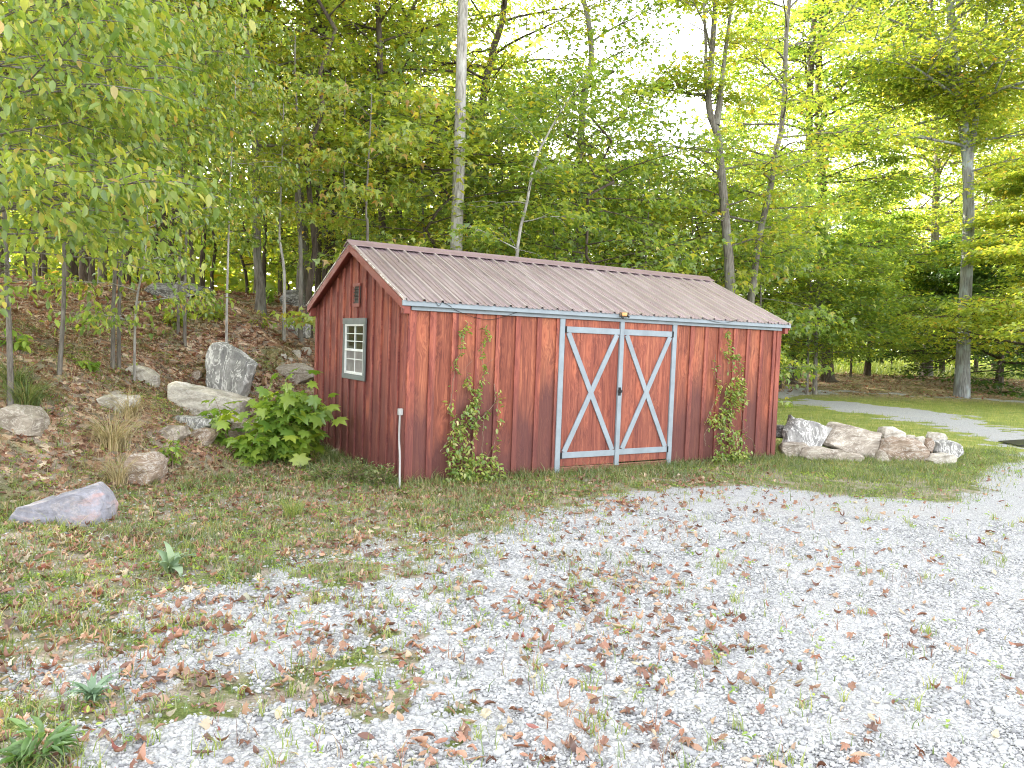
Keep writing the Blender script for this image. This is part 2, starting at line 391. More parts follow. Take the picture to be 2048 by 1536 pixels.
# ------------------------------------------------------------------ shed
AX, AY, YAW, SL, SW = -1.1885, 8.8224, 0.5525, 6.2542, 3.398
HT, HE, HR, OE, OG = 1.965, 2.06, 2.839, .10, .128
shed = empty('garden_shed', (AX, AY, 0), YAW)
tag(shed, 'red stained board and batten shed with brown metal roof and grey trimmed double doors', 'shed')
cy_, sy_ = math.cos(YAW), math.sin(YAW)
def to_local(p):
    dx, dy = p[0]-AX, p[1]-AY; return np.array([dx*cy_+dy*sy_, -dx*sy_+dy*cy_, p[2]])
cl = to_local(CP)
def onfront(px, py, off=0):              # local (x, z) on the front wall plane y=-off
    d = rays(px, py); d = np.array([d[0]*cy_+d[1]*sy_, -d[0]*sy_+d[1]*cy_, d[2]])
    t = (-off-cl[1])/d[1]; p = cl+d*t; return p[0], p[2]
def ongable(px, py, off=0):              # local (y, z) on the gable plane x=-off
    d = rays(px, py); d = np.array([d[0]*cy_+d[1]*sy_, -d[0]*sy_+d[1]*cy_, d[2]])
    t = (-off-cl[0])/d[0]; p = cl+d*t; return p[1], p[2]

def wood_material(name, axis_, spacing, red=(.25, .078, .047), dark=1.):
    m, nt = newmat(name)
    tc = nt.nodes.new('ShaderNodeTexCoord'); sep = nt.nodes.new('ShaderNodeSeparateXYZ'); nt.links.new(tc.outputs['Object'], sep.inputs[0])
    a = sep.outputs[axis_]; z = sep.outputs[2]
    bid = math_(nt, 'FLOOR', math_(nt, 'DIVIDE', a, spacing))
    wn = N(nt, 'ShaderNodeTexWhiteNoise', noise_dimensions='1D'); nt.links.new(bid, wn.inputs['W'])
    cv = nt.nodes.new('ShaderNodeCombineXYZ')
    nt.links.new(math_(nt, 'MULTIPLY', a, 1.), cv.inputs[0]); nt.links.new(math_(nt, 'MULTIPLY', bid, 7.31), cv.inputs[1]); nt.links.new(z, cv.inputs[2])
    def mapped(s, src=cv.outputs[0]):
        mp = nt.nodes.new('ShaderNodeMapping'); mp.inputs['Scale'].default_value = s; nt.links.new(src, mp.inputs[0]); return mp.outputs[0]
    # knots: sparse cells that bend the grain around them
    kn = N(nt, 'ShaderNodeTexVoronoi', voronoi_dimensions='2D', i_Scale=1., i_Randomness=1.)
    kv = nt.nodes.new('ShaderNodeCombineXYZ'); nt.links.new(math_(nt, 'MULTIPLY', a, 3.6), kv.inputs[0]); nt.links.new(math_(nt, 'MULTIPLY_ADD', z, 1.35, math_(nt, 'MULTIPLY', bid, 7.31)), kv.inputs[1]); nt.links.new(kv.outputs[0], kn.inputs['Vector'])
    kd = kn.outputs['Distance']
    warp = math_(nt, 'MULTIPLY', math_(nt, 'SUBTRACT', 1., math_(nt, 'MULTIPLY', kd, 2.4), clamp=True), .6)
    gv = nt.nodes.new('ShaderNodeCombineXYZ')
    nt.links.new(math_(nt, 'ADD', math_(nt, 'MULTIPLY', a, 14.), math_(nt, 'MULTIPLY', warp, 2.2)), gv.inputs[0])
    nt.links.new(math_(nt, 'MULTIPLY', bid, 3.7), gv.inputs[1]); nt.links.new(math_(nt, 'MULTIPLY', z, .75), gv.inputs[2])
    g1 = noise(nt, gv.outputs[0], 1.6, 5, .6, .8); g2 = noise(nt, mapped((60, 1, 1.3)), 1., 4, .6)
    rings = math_(nt, 'SINE', math_(nt, 'MULTIPLY', math_(nt, 'ADD', g1, math_(nt, 'MULTIPLY', warp, .5)), 46.))
    r_, g_, b_ = red
    base = ramp(nt, math_(nt, 'MULTIPLY_ADD', rings, .10, g1), [(.28, (r_*.62, g_*.6, b_*.7)), (.5, red), (.72, (r_*1.45, g_*1.65, b_*1.5))])
    base = mix(nt, .5, base, ramp(nt, g2, [(.3, (.55, .5, .5)), (.6, (1.15, 1.15, 1.15))]), 'MULTIPLY')
    var = ramp(nt, wn.outputs['Value'], [(0, (.78, .74, .76)), (.5, (1, 1, 1)), (1, (1.2, 1.28, 1.2))])
    base = mix(nt, 1., base, var, 'MULTIPLY')
    knot = ramp(nt, math_(nt, 'MULTIPLY_ADD', noise(nt, mapped((20, 1, 12)), 1., 2), .06, kd), [(.06, (1,1,1)), (.105, (0,0,0))])
    base = mix(nt, math_(nt, 'MULTIPLY', knot, .9), base, (.10, .025, .02))
    halo = ramp(nt, kd, [(.1, (1,1,1)), (.26, (0,0,0))])
    base = mix(nt, math_(nt, 'MULTIPLY', halo, .42), base, (.46, .14, .075))
    # pale scuffs where the stain has worn off
    sc_ = ramp(nt, noise(nt, mapped((34, 1, 2.4)), 1., 5, .75), [(.66, (0,0,0)), (.74, (1,1,1))])
    base = mix(nt, math_(nt, 'MULTIPLY', sc_, .45), base, (.47, .21, .13))
    # grey-black mildew creeping up from the bottom of each board
    lvl = math_(nt, 'ADD', math_(nt, 'MULTIPLY_ADD', wn.outputs['Value'], .85, .28), math_(nt, 'MULTIPLY', noise(nt, mapped((7, 1, 1.4)), 1., 4), .9))
    st = ramp(nt, math_(nt, 'SUBTRACT', lvl, z), [(.0, (0,0,0)), (.6, (1,1,1))])
    base = mix(nt, math_(nt, 'MULTIPLY', st, .82*dark), base, (.085, .034, .034))
    vs = ramp(nt, noise(nt, mapped((26, 1, .5)), 1., 3, .6), [(.58, (0,0,0)), (.72, (1,1,1))])
    base = mix(nt, math_(nt, 'MULTIPLY', vs, .22), base, (.12, .03, .028))
    finish(nt, base, .72, math_(nt, 'ADD', rings, math_(nt, 'MULTIPLY', g2, 3.)), .22, .004, .25)
    return m
def paint_material(name, c, wear=.25, dirt=(.16, .17, .16), rough=.55):
    m, nt = newmat(name); v = coords(nt)
    n1 = noise(nt, v, 5, 6, .65); n2 = noise(nt, coords(nt, (40, 40, 3)), 1., 3)
    col = ramp(nt, n1, [(.3, tuple(x*.8 for x in c)), (.6, c), (.8, tuple(min(1, x*1.12) for x in c))])
    col = mix(nt, math_(nt, 'MULTIPLY', ramp(nt, noise(nt, v, 14, 5, .7), [(.56, (0,0,0)), (.68, (1,1,1))]), wear), col, dirt)
    finish(nt, col, rough, math_(nt, 'ADD', n2, n1), .15, .003, .3); return m
BS = .292
M_FRONT = wood_material('red_boards', 0, BS)
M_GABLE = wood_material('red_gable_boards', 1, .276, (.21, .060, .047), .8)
M_BATT = wood_material('red_battens', 0, .146, (.255, .074, .053), .8)
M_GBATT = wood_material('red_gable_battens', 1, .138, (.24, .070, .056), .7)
M_DOOR = wood_material('red_door_boards', 0, .235, (.25, .074, .048), .35)
M_RTRIM = paint_material('red_trim', (.24, .06, .045), .4, (.1, .03, .03))
M_TRIM = paint_material('grey_blue_trim', (.25, .292, .325), .22, (.2, .22, .22))
M_CASE = paint_material('dark_grey_casing', (.15, .17, .165), .15, (.1, .11, .1))
M_WHITE = paint_material('white_vinyl', (.72, .74, .74), .1, (.5, .5, .48), .4)
M_BLACK = paint_material('black_iron', (.02, .02, .022), .3, (.06, .045, .04), .45)
M_SILL = paint_material('weathered_sill', (.3, .14, .1), .5, (.18, .12, .1))
M_SKID = paint_material('weathered_skid', (.22, .16, .12), .5, (.12, .1, .08))

# slope of the roof: z at local y
RS = (HR-HE)/(SW/2+OE)
def roofz(y): return HE+RS*(min(y, SW-y)+OE)
def wall_top(y): return roofz(y)-.035
rg = random.Random(5)
# front wall: boards with a small gap, then battens on top
mb = MB(); dl = onfront(1124, 800)[0]; dr = onfront(1346, 800)[0]
edges = [0.0]
while edges[-1] < SL: edges.append(min(SL, edges[-1]+BS))
DX0 = onfront(1119, 800)[0]; DX1 = onfront(1346, 800)[0]
mbs = [MB(), MB()]
for a, b in zip(edges[:-1], edges[1:]):
    for q_, (s0, s1) in enumerate(((a, min(b, DX0)), (max(a, DX1), b))):
        if s1-s0 < .01: continue
        o = rg.uniform(0, .004)
        mbs[q_].box(s0-.0005*(q_ == 9), s1, -.0-o, .02, .0+rg.uniform(-.012, .006), HT+.03)
for m_b in mbs: m_b.build('wall', M_FRONT, shed)
mbs = [MB(), MB()]
for e in edges[1:-1]:
    if DX0-.06 < e < DX1+.06: continue
    j = rg.uniform(-.012, .012); wv = rg.uniform(.028, .04)
    mbs[e > DX1].box(e-wv+j, e+wv+j, -.022-rg.uniform(0, .004), -.0045, rg.uniform(-.02, .01), HT+.004)
for m_b in mbs: m_b.build('batten', M_BATT, shed)
for xa, xb in ((-.022, .075), (SL-.075, SL+.022)):
    mb = MB(); mb.box(xa, xb, -.024, -.0045, -.02, HT+.004); mb.build('corner_board', M_BATT, shed)
# gable wall with peak
GS = .276
def gable(xo, sgn, nm):
    mb = MB(); y = 0
    while y < SW-.001:
        y2 = min(SW, y+GS); pk = [y+.002, y2-.002]
        if pk[0] < SW/2 < pk[1]: pk.insert(1, SW/2)
        x = xo+sgn*rg.uniform(0, .004)
        n = len(pk); vs = [(x, p, -.01) for p in pk]+[(x, p, wall_top(p)) for p in pk[::-1]]
        m2 = len(vs); vs += [(xo-sgn*.02, v[1], v[2]) for v in vs]
        mb.add(vs, [tuple(range(m2)), tuple(range(m2, 2*m2))[::-1]]+[(i, (i+1) % m2, m2+(i+1) % m2, m2+i) for i in range(m2)])
        y = y2
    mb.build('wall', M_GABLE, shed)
    mb = MB(); y = GS
    while y < SW-.05:
        if nm and WB[0] < y < WB[1]:
            segs = [(-.02, WB[2]), (WB[3], VT[2]-.045), (VT[3]+.045, wall_top(y)-.02)]
            if not (VT[0]-.04 < y < VT[1]+.04): segs = [(-.02, WB[2]), (WB[3], wall_top(y)-.02)]
        else: segs = [(-.02, wall_top(y)-.025)]
        wv = rg.uniform(.026, .036); j = rg.uniform(-.012, .012)
        for z0, z1 in segs:
            xa, xb = sorted((xo+sgn*.0045, xo+sgn*.023)); mb.box(xa, xb, y-wv+j, y+wv+j, z0, z1)
        y += GS
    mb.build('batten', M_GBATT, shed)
    xa, xb = sorted((xo+sgn*.0045, xo+sgn*.026))
    for ya in (0, SW-.085):
        mb = MB(); mb.box(xa, xb, ya, ya+.085, -.02, wall_top(0)-.002); mb.build('corner_board', M_GBATT, shed)
wy = [ongable(737, 637)[0], ongable(692, 637)[0]]; wz = [ongable(712, 759)[1], ongable(714, 637)[1]]
WB = (wy[0]+.01, wy[1]-.01, wz[0], wz[1])
VT = (ongable(722.5, 590)[0], ongable(711.5, 590)[0], ongable(717, 607)[1], ongable(717, 573)[1])
print('window', WB, 'vent', VT, 'doors', DX0, DX1)
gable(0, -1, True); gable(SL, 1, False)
mb = MB(); mb.box(.0, SL, SW-.02, SW, 0, HT+.05); mb.build('wall', M_FRONT, shed)
mb = MB(); mb.box(.02, SL-.02, .02, SW-.02, -.02, .0); mb.build('floor', M_SKID, shed)
for ya in (.03, SW-.15):
    mb = MB(); mb.box(.05, SL-.05, ya, ya+.12, -.12, -.021); mb.build('skid', M_SKID, shed)
# window in the gable
win = MB(); cw = .068; y0, y1, z0, z1 = WB[0]-.01, WB[1]+.01, WB[2], WB[3]
win.box(-.045, -.02, y0-.008, y1+.008, z1-.075, z1+.004); win.box(-.04, -.02, y0, y0+cw, z0+cw, z1-.077); win.box(-.04, -.02, y1-cw, y1, z0+cw, z1-.077); win.box(-.042, -.02, y0-.0, y1+.0, z0, z0+cw-.002)
wo_ = win.build('window', M_CASE, shed, .003)
a0, a1, b0, b1 = y0+cw, y1-cw, z0+cw, z1-.075; mid = (b0+b1)/2-.01
fr = MB(); t = .026
fr.box(-.034, -.012, a0, a0+t, b0, b1); fr.box(-.034, -.012, a1-t, a1, b0, b1); fr.box(-.0345, -.012, a0+t, a1-t, b1-t, b1); fr.box(-.035, -.012, a0+t, a1-t, b0, b0+t*1.3)
fr.box(-.036, -.012, a0+t, a1-t, mid-.016, mid+.016)
fr.build('sash', M_WHITE, wo_, .002)
ms_ = MB(); c_ = (a0+a1)/2
ms_.box(-.026, -.014, c_-.007, c_+.007, mid+.016, b1-t); 
for q in (1/3., 2/3.):
    zq = mid+.016+(b1-t-mid-.016)*q; ms_.box(-.0255, -.014, a0+t, a1-t, zq-.006, zq+.006)
ms_.box(-.018, -.0125, c_-.006, c_+.006, b0+t*1.3, mid-.016); zq = b0+.62*(mid-b0); ms_.box(-.0178, -.0125, a0+t, a1-t, zq-.006, zq+.006)
ms_.build('muntin', M_WHITE, wo_)
def glass_material(name, c, rough=.06):
    m, nt = newmat(name); col = ramp(nt, noise(nt, coords(nt), 4, 3), [(.4, c), (.65, tuple(x*2.2 for x in c))])
    finish(nt, col, rough, None, spec=.8); return m
mb = MB(); mb.box(-.012, -.006, a0, a1, mid, b1-.002); mb.build('pane', glass_material('window_glass', (.035, .04, .022)), wo_)
mb = MB(); mb.box(-.0125, -.006, a0, a1, b0, mid-.001); mb.build('pane', glass_material('window_screen_glass', (.11, .105, .10), .35), wo_)
# louvred vent
mb = MB(); y0, y1, z0, z1 = VT; mb.box(-.0345, -.024, y0-.014, y0-.001, z0, z1); mb.box(-.0345, -.024, y1+.001, y1+.014, z0, z1)
mb.box(-.036, -.024, y0-.03, y1+.03, z1, z1+.04); mb.box(-.036, -.024, y0-.03, y1+.03, z0-.045, z0)
vn = mb.build('gable_vent', M_RTRIM, shed)
mb = MB(); mb.box(-.012, -.0075, y0, y1, z0, z1); mb.build('backing', M_BLACK, vn)
mb = MB(); nl = 5
for i in range(nl):
    zb = z0+(z1-z0)*(i+.1)/nl; mb.prism([(-.033, zb), (-.035, zb+.004), (-.016, zb+.020), (-.014, zb+.015)], 'y', y0+.002, y1-.002)
# prism axis y expects (x,z)
mb.build('louvre', paint_material('dusty_louvre', (.05, .045, .04), .4, (.1, .09, .08)), vn)

# roof: ribbed sheet
def roof_metal():
    m, nt = newmat('brown_metal_roof'); v = coords(nt, (1, .35, .35))
    n1 = noise(nt, v, 3, 6, .65); n2 = noise(nt, coords(nt, (30, 1.2, 1.2)), 1., 4)
    col = ramp(nt, n1, [(.3, (.21, .145, .16)), (.55, (.29, .215, .235)), (.75, (.38, .31, .33))])
    col = mix(nt, math_(nt, 'MULTIPLY', ramp(nt, n2, [(.5, (0,0,0)), (.7, (1,1,1))]), .3), col, (.42, .38, .36))
    col = mix(nt, math_(nt, 'MULTIPLY', ramp(nt, noise(nt, coords(nt), 45, 3), [(.66, (0,0,0)), (.7, (1,1,1))]), .5), col, (.12, .1, .07))
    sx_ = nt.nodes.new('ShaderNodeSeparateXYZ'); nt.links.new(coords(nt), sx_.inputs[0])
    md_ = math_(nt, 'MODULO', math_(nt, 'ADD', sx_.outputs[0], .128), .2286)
    col = mix(nt, math_(nt, 'MULTIPLY', ramp(nt, md_, [(.03, (1,1,1)), (.05, (0,0,0))]), .35), col, (.56, .52, .5))  # rib tops coloured paler, painting in the light the ribs catch
    finish(nt, col, ramp(nt, n2, [(.3, (.24,.24,.24)), (.7, (.42,.42,.42))]), n1, .05, .01, .8, .35); return m
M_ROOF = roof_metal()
M_RIDGE = paint_material('ridge_mauve', (.2, .135, .14), .2, (.1, .07, .07), .4)
prof = []; x = -OG; RB = .2286; W0 = SL+2*OG
xs = 0
while xs < W0:
    for dx, dz in ((0, 0), (.010, .030), (.034, .030), (.046, 0), (.086, 0), (.092, .009), (.108, .009), (.114, 0), (.156, 0), (.162, .009), (.178, .009), (.184, 0)):
        if xs+dx <= W0: prof.append((x+xs+dx, dz))
    xs += RB
prof.append((x+W0, 0))
ct = math.cos(math.atan(RS)); st_ = math.sin(math.atan(RS))
for side in (0, 1):
    vs = []; n = len(prof); NR = 6
    for r in range(NR+1):
        yy = -OE-.02+(SW/2+OE+.02)*r/NR
        sag = .006*math.sin(r*1.7)
        for px_, dz in prof:
            z = HE+RS*(yy+OE)+dz/ct*.9; yl = yy-dz*st_*.3
            if side: yl = SW-yl
            vs.append((px_, yl, z))
    F = [(r*n+i, r*n+i+1, (r+1)*n+i+1, (r+1)*n+i) for r in range(NR) for i in range(n-1)]
    sm_ = MB().add(vs, F)
    for yy in (.02, .55, 1.08, 1.5):
        xs = .0
        while xs < W0-.1:
            cx = -OG+xs+.068; z = HE+RS*(yy+OE)+.001; ya = yy if not side else SW-yy
            sm_.box(cx-.005, cx+.005, ya-.005, ya+.005, z-.001, z+.007); xs += RB
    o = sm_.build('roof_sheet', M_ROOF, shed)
    md = o.modifiers.new('thickness', 'SOLIDIFY'); md.thickness = .0015
pr = [(SW/2-.15, HR-.15*RS+.028), (SW/2-.14, HR-.14*RS+.036), (SW/2-.03, HR+.03), (SW/2, HR+.052), (SW/2+.03, HR+.03), (SW/2+.14, HR-.14*RS+.036), (SW/2+.15, HR-.15*RS+.028), (SW/2, HR+.026)]
mb = MB(); mb.prism(pr, 'x', -OG-.03, SL+OG+.02); mb.build('ridge_cap', M_RIDGE, shed)
# sheathing under the metal, rake boards, fascia
mb = MB()
for sgn in (0, 1):
    f = (lambda y: y) if not sgn else (lambda y: SW-y)
    pts = [(f(-OE+.005), HE-.003), (f(SW/2), HR-.003), (f(SW/2), HR-.028), (f(-OE+.005), HE-.026)]
    mb.prism(pts, 'x', -OG+.004, SL+OG-.004)
mb.build('roof_deck', M_RTRIM, shed)
for xa, xb in ((-OG-.004, -OG+.022), (SL+OG-.022, SL+OG+.004)):
    for sgn in (0, 1):
        mb = MB()
        f = (lambda y: y) if not sgn else (lambda y: SW-y)
        pts = [(f(-OE+.008), HE-.004), (f(SW/2-.0005), HR-.004), (f(SW/2-.0005), HR-.105), (f(-OE+.03), HE-.095), (f(-OE+.008), HE-.095)]
        mb.prism(pts, 'x', xa+(.0015 if sgn else 0), xb+(.0015 if sgn else 0))
        mb.build('rake_board', M_RTRIM, shed, .002)
mb = MB()     # drip flashing on the visible rake, paint worn through to bare metal
for sgn in (0, 1):
    f = (lambda y: y) if not sgn else (lambda y: SW-y)
    pts = [(f(-OE-.01), HE+.002), (f(SW/2), HR+.004), (f(SW/2), HR+.022), (f(-OE-.01), HE+.02)]
    mb.prism(pts, 'x', -OG-.008, -OG+.03)
mrf, nt_ = newmat('worn_flashing'); vv = coords(nt_)
finish(nt_, mix(nt_, ramp(nt_, noise(nt_, vv, 4, 5, .7), [(.42, (0,0,0)), (.52, (1,1,1))]), (.24, .16, .15), ramp(nt_, noise(nt_, vv, 30, 4), [(.35, (.28, .2, .15)), (.55, (.62, .6, .57))])), .5)
mb.build('rake_flashing', mrf, shed)
mb = MB(); mb.box(-OG-.006, SL+OG+.006, -OE-.004, -OE+.018, HE-.062, HE-.001); mb.build('fascia', M_TRIM, shed, .003)
mb = MB(); mb.box(-.0, SL+.0, -.05, -.026, HT-.012, HE-.02); mb.build('header_board', M_TRIM, shed, .003)
for xa, xb, ya, yb in ((-OG+.024, -.028, -OE+.02, .02), (SL+.028, SL+OG-.024, -OE+.02, .02), (-OG+.024, -.028, SW-.02, SW+OE-.02)):
    mb = MB(); mb.box(xa, xb, ya, yb, HE-.15, HE-.03); mb.build('eave_return', M_RTRIM, shed, .002)
mb = MB(); mb.box(.0, SL, SW+OE-.018, SW+OE+.004, HE-.082, HE-.001); mb.build('fascia', M_RTRIM, shed)

# door posts, doors
def bar2(mb, p, q, wd, y0, y1):      # a flat bar on the front from (x,z) p to q
    p = np.array(p); q = np.array(q); d = (q-p)/np.linalg.norm(q-p); n = np.array([-d[1], d[0]])*wd/2
    c = [p+n, p-n, q-n, q+n]
    mb.prism([tuple(v) for v in c], 'y', y0, y1)
PW = .078
def F_(px, py): return onfront(px, py, .03)
for t_, b_ in (((1125, 640), (1114, 940)), ((1349, 650), (1338.5, 926))):
    xt = (F_(*t_)[0]+F_(*b_)[0])/2; mb = MB(); mb.box(xt-PW/2, xt+PW/2, -.04, -.002, -.03, HT-.002)
    mb.build('door_post', M_TRIM, shed, .004)
mb = MB(); mb.box(DX0+.0, DX1-.0, -.012, .016, -.075, .028); mb.box(DX0-.0, DX1+.0, -.03, .0, .03, .04); mb.build('door_sill', M_SILL, shed)
xc0 = onfront(1239, 645)[0]; xc1 = onfront(1232, 925)[0]; XM = (xc0+xc1)/2
LX0 = (F_(1131, 660)[0]+F_(1122, 905)[0])/2; LX1 = XM-.037
RX0 = XM+.041; RX1 = (F_(1344, 665)[0]+F_(1335, 900)[0])/2
zt = F_(1180, 655)[1]; zt2 = F_(1180, 668)[1]; zb = F_(1174, 901)[1]; zb2 = F_(1174, 914)[1]
print('door', LX0, LX1, RX0, RX1, zt, zt2, zb, zb2, HT)
rh = .078
def door(x0, x1, dz, name, post):
    mb = MB(); w_ = (x1-x0)/3.6; x = x0; k = 0
    while x < x1-.01:
        x2 = min(x1, x+w_); mb.box(x+.0015, x2-.0015, -.018-rg.uniform(0, .003), .0, .048+dz, HT-.006); x = x2
    d = mb.build(name, M_DOOR, shed)
    mb = MB(); mb.box(x0, x1, -.038, -.0215, zt-rh, zt); mb.build('rail', M_TRIM, d, .003)
    mb = MB(); mb.box(x0-.004, x1-.002, -.038, -.0215, zb2+dz*.5, zb2+rh+dz*.5); mb.build('rail', M_TRIM, d, .003)
    zi0 = zb2+rh+dz*.5+.001; zi1 = zt-rh-.001; hw = .045
    dA = MB(); bar2(dA, (x0+hw, zi1-.0), (x1-hw, zi0), .072, -.0375, -.0215); dA.build('brace', M_TRIM, d, .002)
    dB = MB(); bar2(dB, (x1-hw, zi1-.0), (x0+hw, zi0), .072, -.0405, -.0215); dB.build('brace', M_TRIM, d, .002)
    for zz in (zt-rh/2, zb2+rh/2+dz*.5):
        hx = x0 if post < 0 else x1
        hg = MB(); hg.box(hx-.012, hx+.012, -.0455, -.0385, zz-.04, zz+.04); hg.tube([(hx, -.047, zz-.042), (hx, -.047, zz+.042)], .006, 6); hg.build('hinge', M_BLACK, d)
    return d
d1 = door(LX0, LX1, 0, 'door', -1); d2 = door(RX0, RX1, .012, 'door', 1)
mb = MB(); mb.box(XM-PW/2+.004, XM+PW/2-.004, -.047, -.0005, .02, HT-.002); mb.build('astragal', M_TRIM, d1, .004)
lx, lz = onfront(1239, 783, .05); mb = MB(); mb.box(lx-.02, lx+.02, -.056, -.0475, lz-.055, lz+.055); mb.box(lx-.035, lx+.04, -.066, -.0565, lz-.014, lz+.018); mb.tube([(lx, -.06, lz-.02), (lx+.008, -.09, lz), (lx, -.06, lz+.045)], .007, 6); mb.build('latch', M_BLACK, d1)
# floodlight on the fascia, cable clipped along the eave
lx, lz = onfront(1248, 629, OE+.02); lb = MB(); lb.box(lx-.07, lx+.07, -OE-.03, -OE-.005, lz-.03, lz+.03); fx_ = lb.build('light_fixture', paint_material('rusty_fixture', (.16, .11, .07), .6, (.08, .05, .04)), shed, .006)
mb = MB(); mb.box(lx-.05, lx+.035, -OE-.05, -OE-.031, lz-.022, lz+.024); mb.build('lens', paint_material('amber_lens', (.62, .33, .12), .2, (.4, .25, .1), .25), fx_, .008)
mb = MB(); mb.tube([(lx-.055, -OE-.03, lz-.02), (lx-.06, -OE-.06, lz-.045), (lx-.045, -OE-.07, lz-.05)], .012, 8); mb.build('bracket', M_BLACK, fx_); mb = MB(); mb.tube([(lx+.05, -OE-.03, lz-.01), (lx+.062, -OE-.055, lz-.035)], .012, 8); mb.build('bracket', M_BLACK, fx_)
rr = random.Random(2)
def cable(pts, r=.003):
    P = []
    for px_, py_, o_ in pts: x_, z_ = onfront(px_, py_, o_); P.append((x_, -o_, z_))
    mb = MB(); mb.tube(smooth_path(P, 4*len(P)), r, 5); return mb.build('cable', M_BLACK, shed)
cable([(884, 604, OE+.012), (900, 612, OE+.015), (915, 622, .06), (950, 635, .03), (985, 639, .03), (1030, 626, .06), (1052, 615, OE+.012)])
cable([(1404, 634, OE+.012), (1420, 641, OE+.012), (1450, 646, OE+.02), (1478, 638, OE+.012)])
cable([(870, 603, OE+.012), (878, 612, OE+.015), (884, 604, OE+.012)])

# conduit by the corner
cy2, cz2 = ongable(800, 825, .06); byy, bzz = ongable(797, 972, .16)
def L2W(x, y, z): return (AX+x*cy_-y*sy_, AY+x*sy_+y*cy_, z)
cb = empty('electrical_conduit', L2W(-.12, byy, -.05), YAW); tag(cb, 'white plastic conduit pipe with small grey box rising beside the near shed corner', 'conduit')
def lc(x, y, z): return (x+.12, y-byy, z+.05)
mb = MB(); mb.tube(smooth_path([lc(-.15, byy-.02, -.08), lc(-.15, byy, .1), lc(-.1, (byy+cy2)/2, .28), lc(-.062, cy2, .5), lc(-.06, cy2, cz2-.02)], 18), .0115, 10); mb.build('pipe', paint_material('conduit_pvc', (.36, .36, .35), .3), cb, 0, True)
mb = MB(); x_, y_, z_ = lc(-.06, cy2, cz2); mb.box(x_-.022, x_+.03, y_-.025, y_+.025, z_-.03, z_+.045); mb.build('junction_box', paint_material('box_grey', (.4, .41, .4), .3), cb, .004)

# ------------------------------------------------------------------ rocks
def rockmat(name, a, b, c, vein=(.7, .69, .66), vk=.5, sc_=3, stretch=(1, 1, 3)):
    m, nt = newmat(name); v = coords(nt, stretch)
    n1 = noise(nt, v, sc_, 8, .65, .4); n2 = noise(nt, coords(nt), 22, 6, .7)
    col = ramp(nt, n1, [(.32, a), (.5, b), (.66, c)])
    wv = ramp(nt, noise(nt, coords(nt, (stretch[0], stretch[1], stretch[2]*.8)), sc_*1.2, 5, .6, 1.6), [(.47, (0,0,0)), (.5, (1,1,1)), (.53, (0,0,0))])
    col = mix(nt, math_(nt, 'MULTIPLY', wv, vk), col, vein)
    col = mix(nt, .55, col, ramp(nt, n2, [(.3, (.5, .48, .46)), (.65, (1.2, 1.2, 1.2))]), 'MULTIPLY')
    finish(nt, col, .85, math_(nt, 'ADD', n1, math_(nt, 'MULTIPLY', n2, .4)), .7, .03, .2); return m
RM = {
 'pale': rockmat('rock_pale', (.25, .225, .19), (.45, .415, .36), (.62, .58, .52)),
 'grey': rockmat('rock_grey', (.14, .14, .14), (.27, .265, .255), (.44, .43, .41), (.78, .77, .74), .85, 2.2, (1.8, 1, 1)),
 'brown': rockmat('rock_brown', (.16, .115, .085), (.27, .205, .155), (.38, .31, .25)),
 'tan': rockmat('rock_tan', (.18, .15, .12), (.30, .26, .215), (.44, .40, .34), (.65, .62, .56), .5),
 'blue': rockmat('rock_blue_pink', (.2, .2, .24), (.27, .27, .31), (.44, .27, .24), (.5, .44, .4), .3, 2.2, (.6, 1, 2.4)),
 'dark': rockmat('rock_dark', (.06, .055, .05), (.14, .135, .125), (.3, .31, .31)),
}
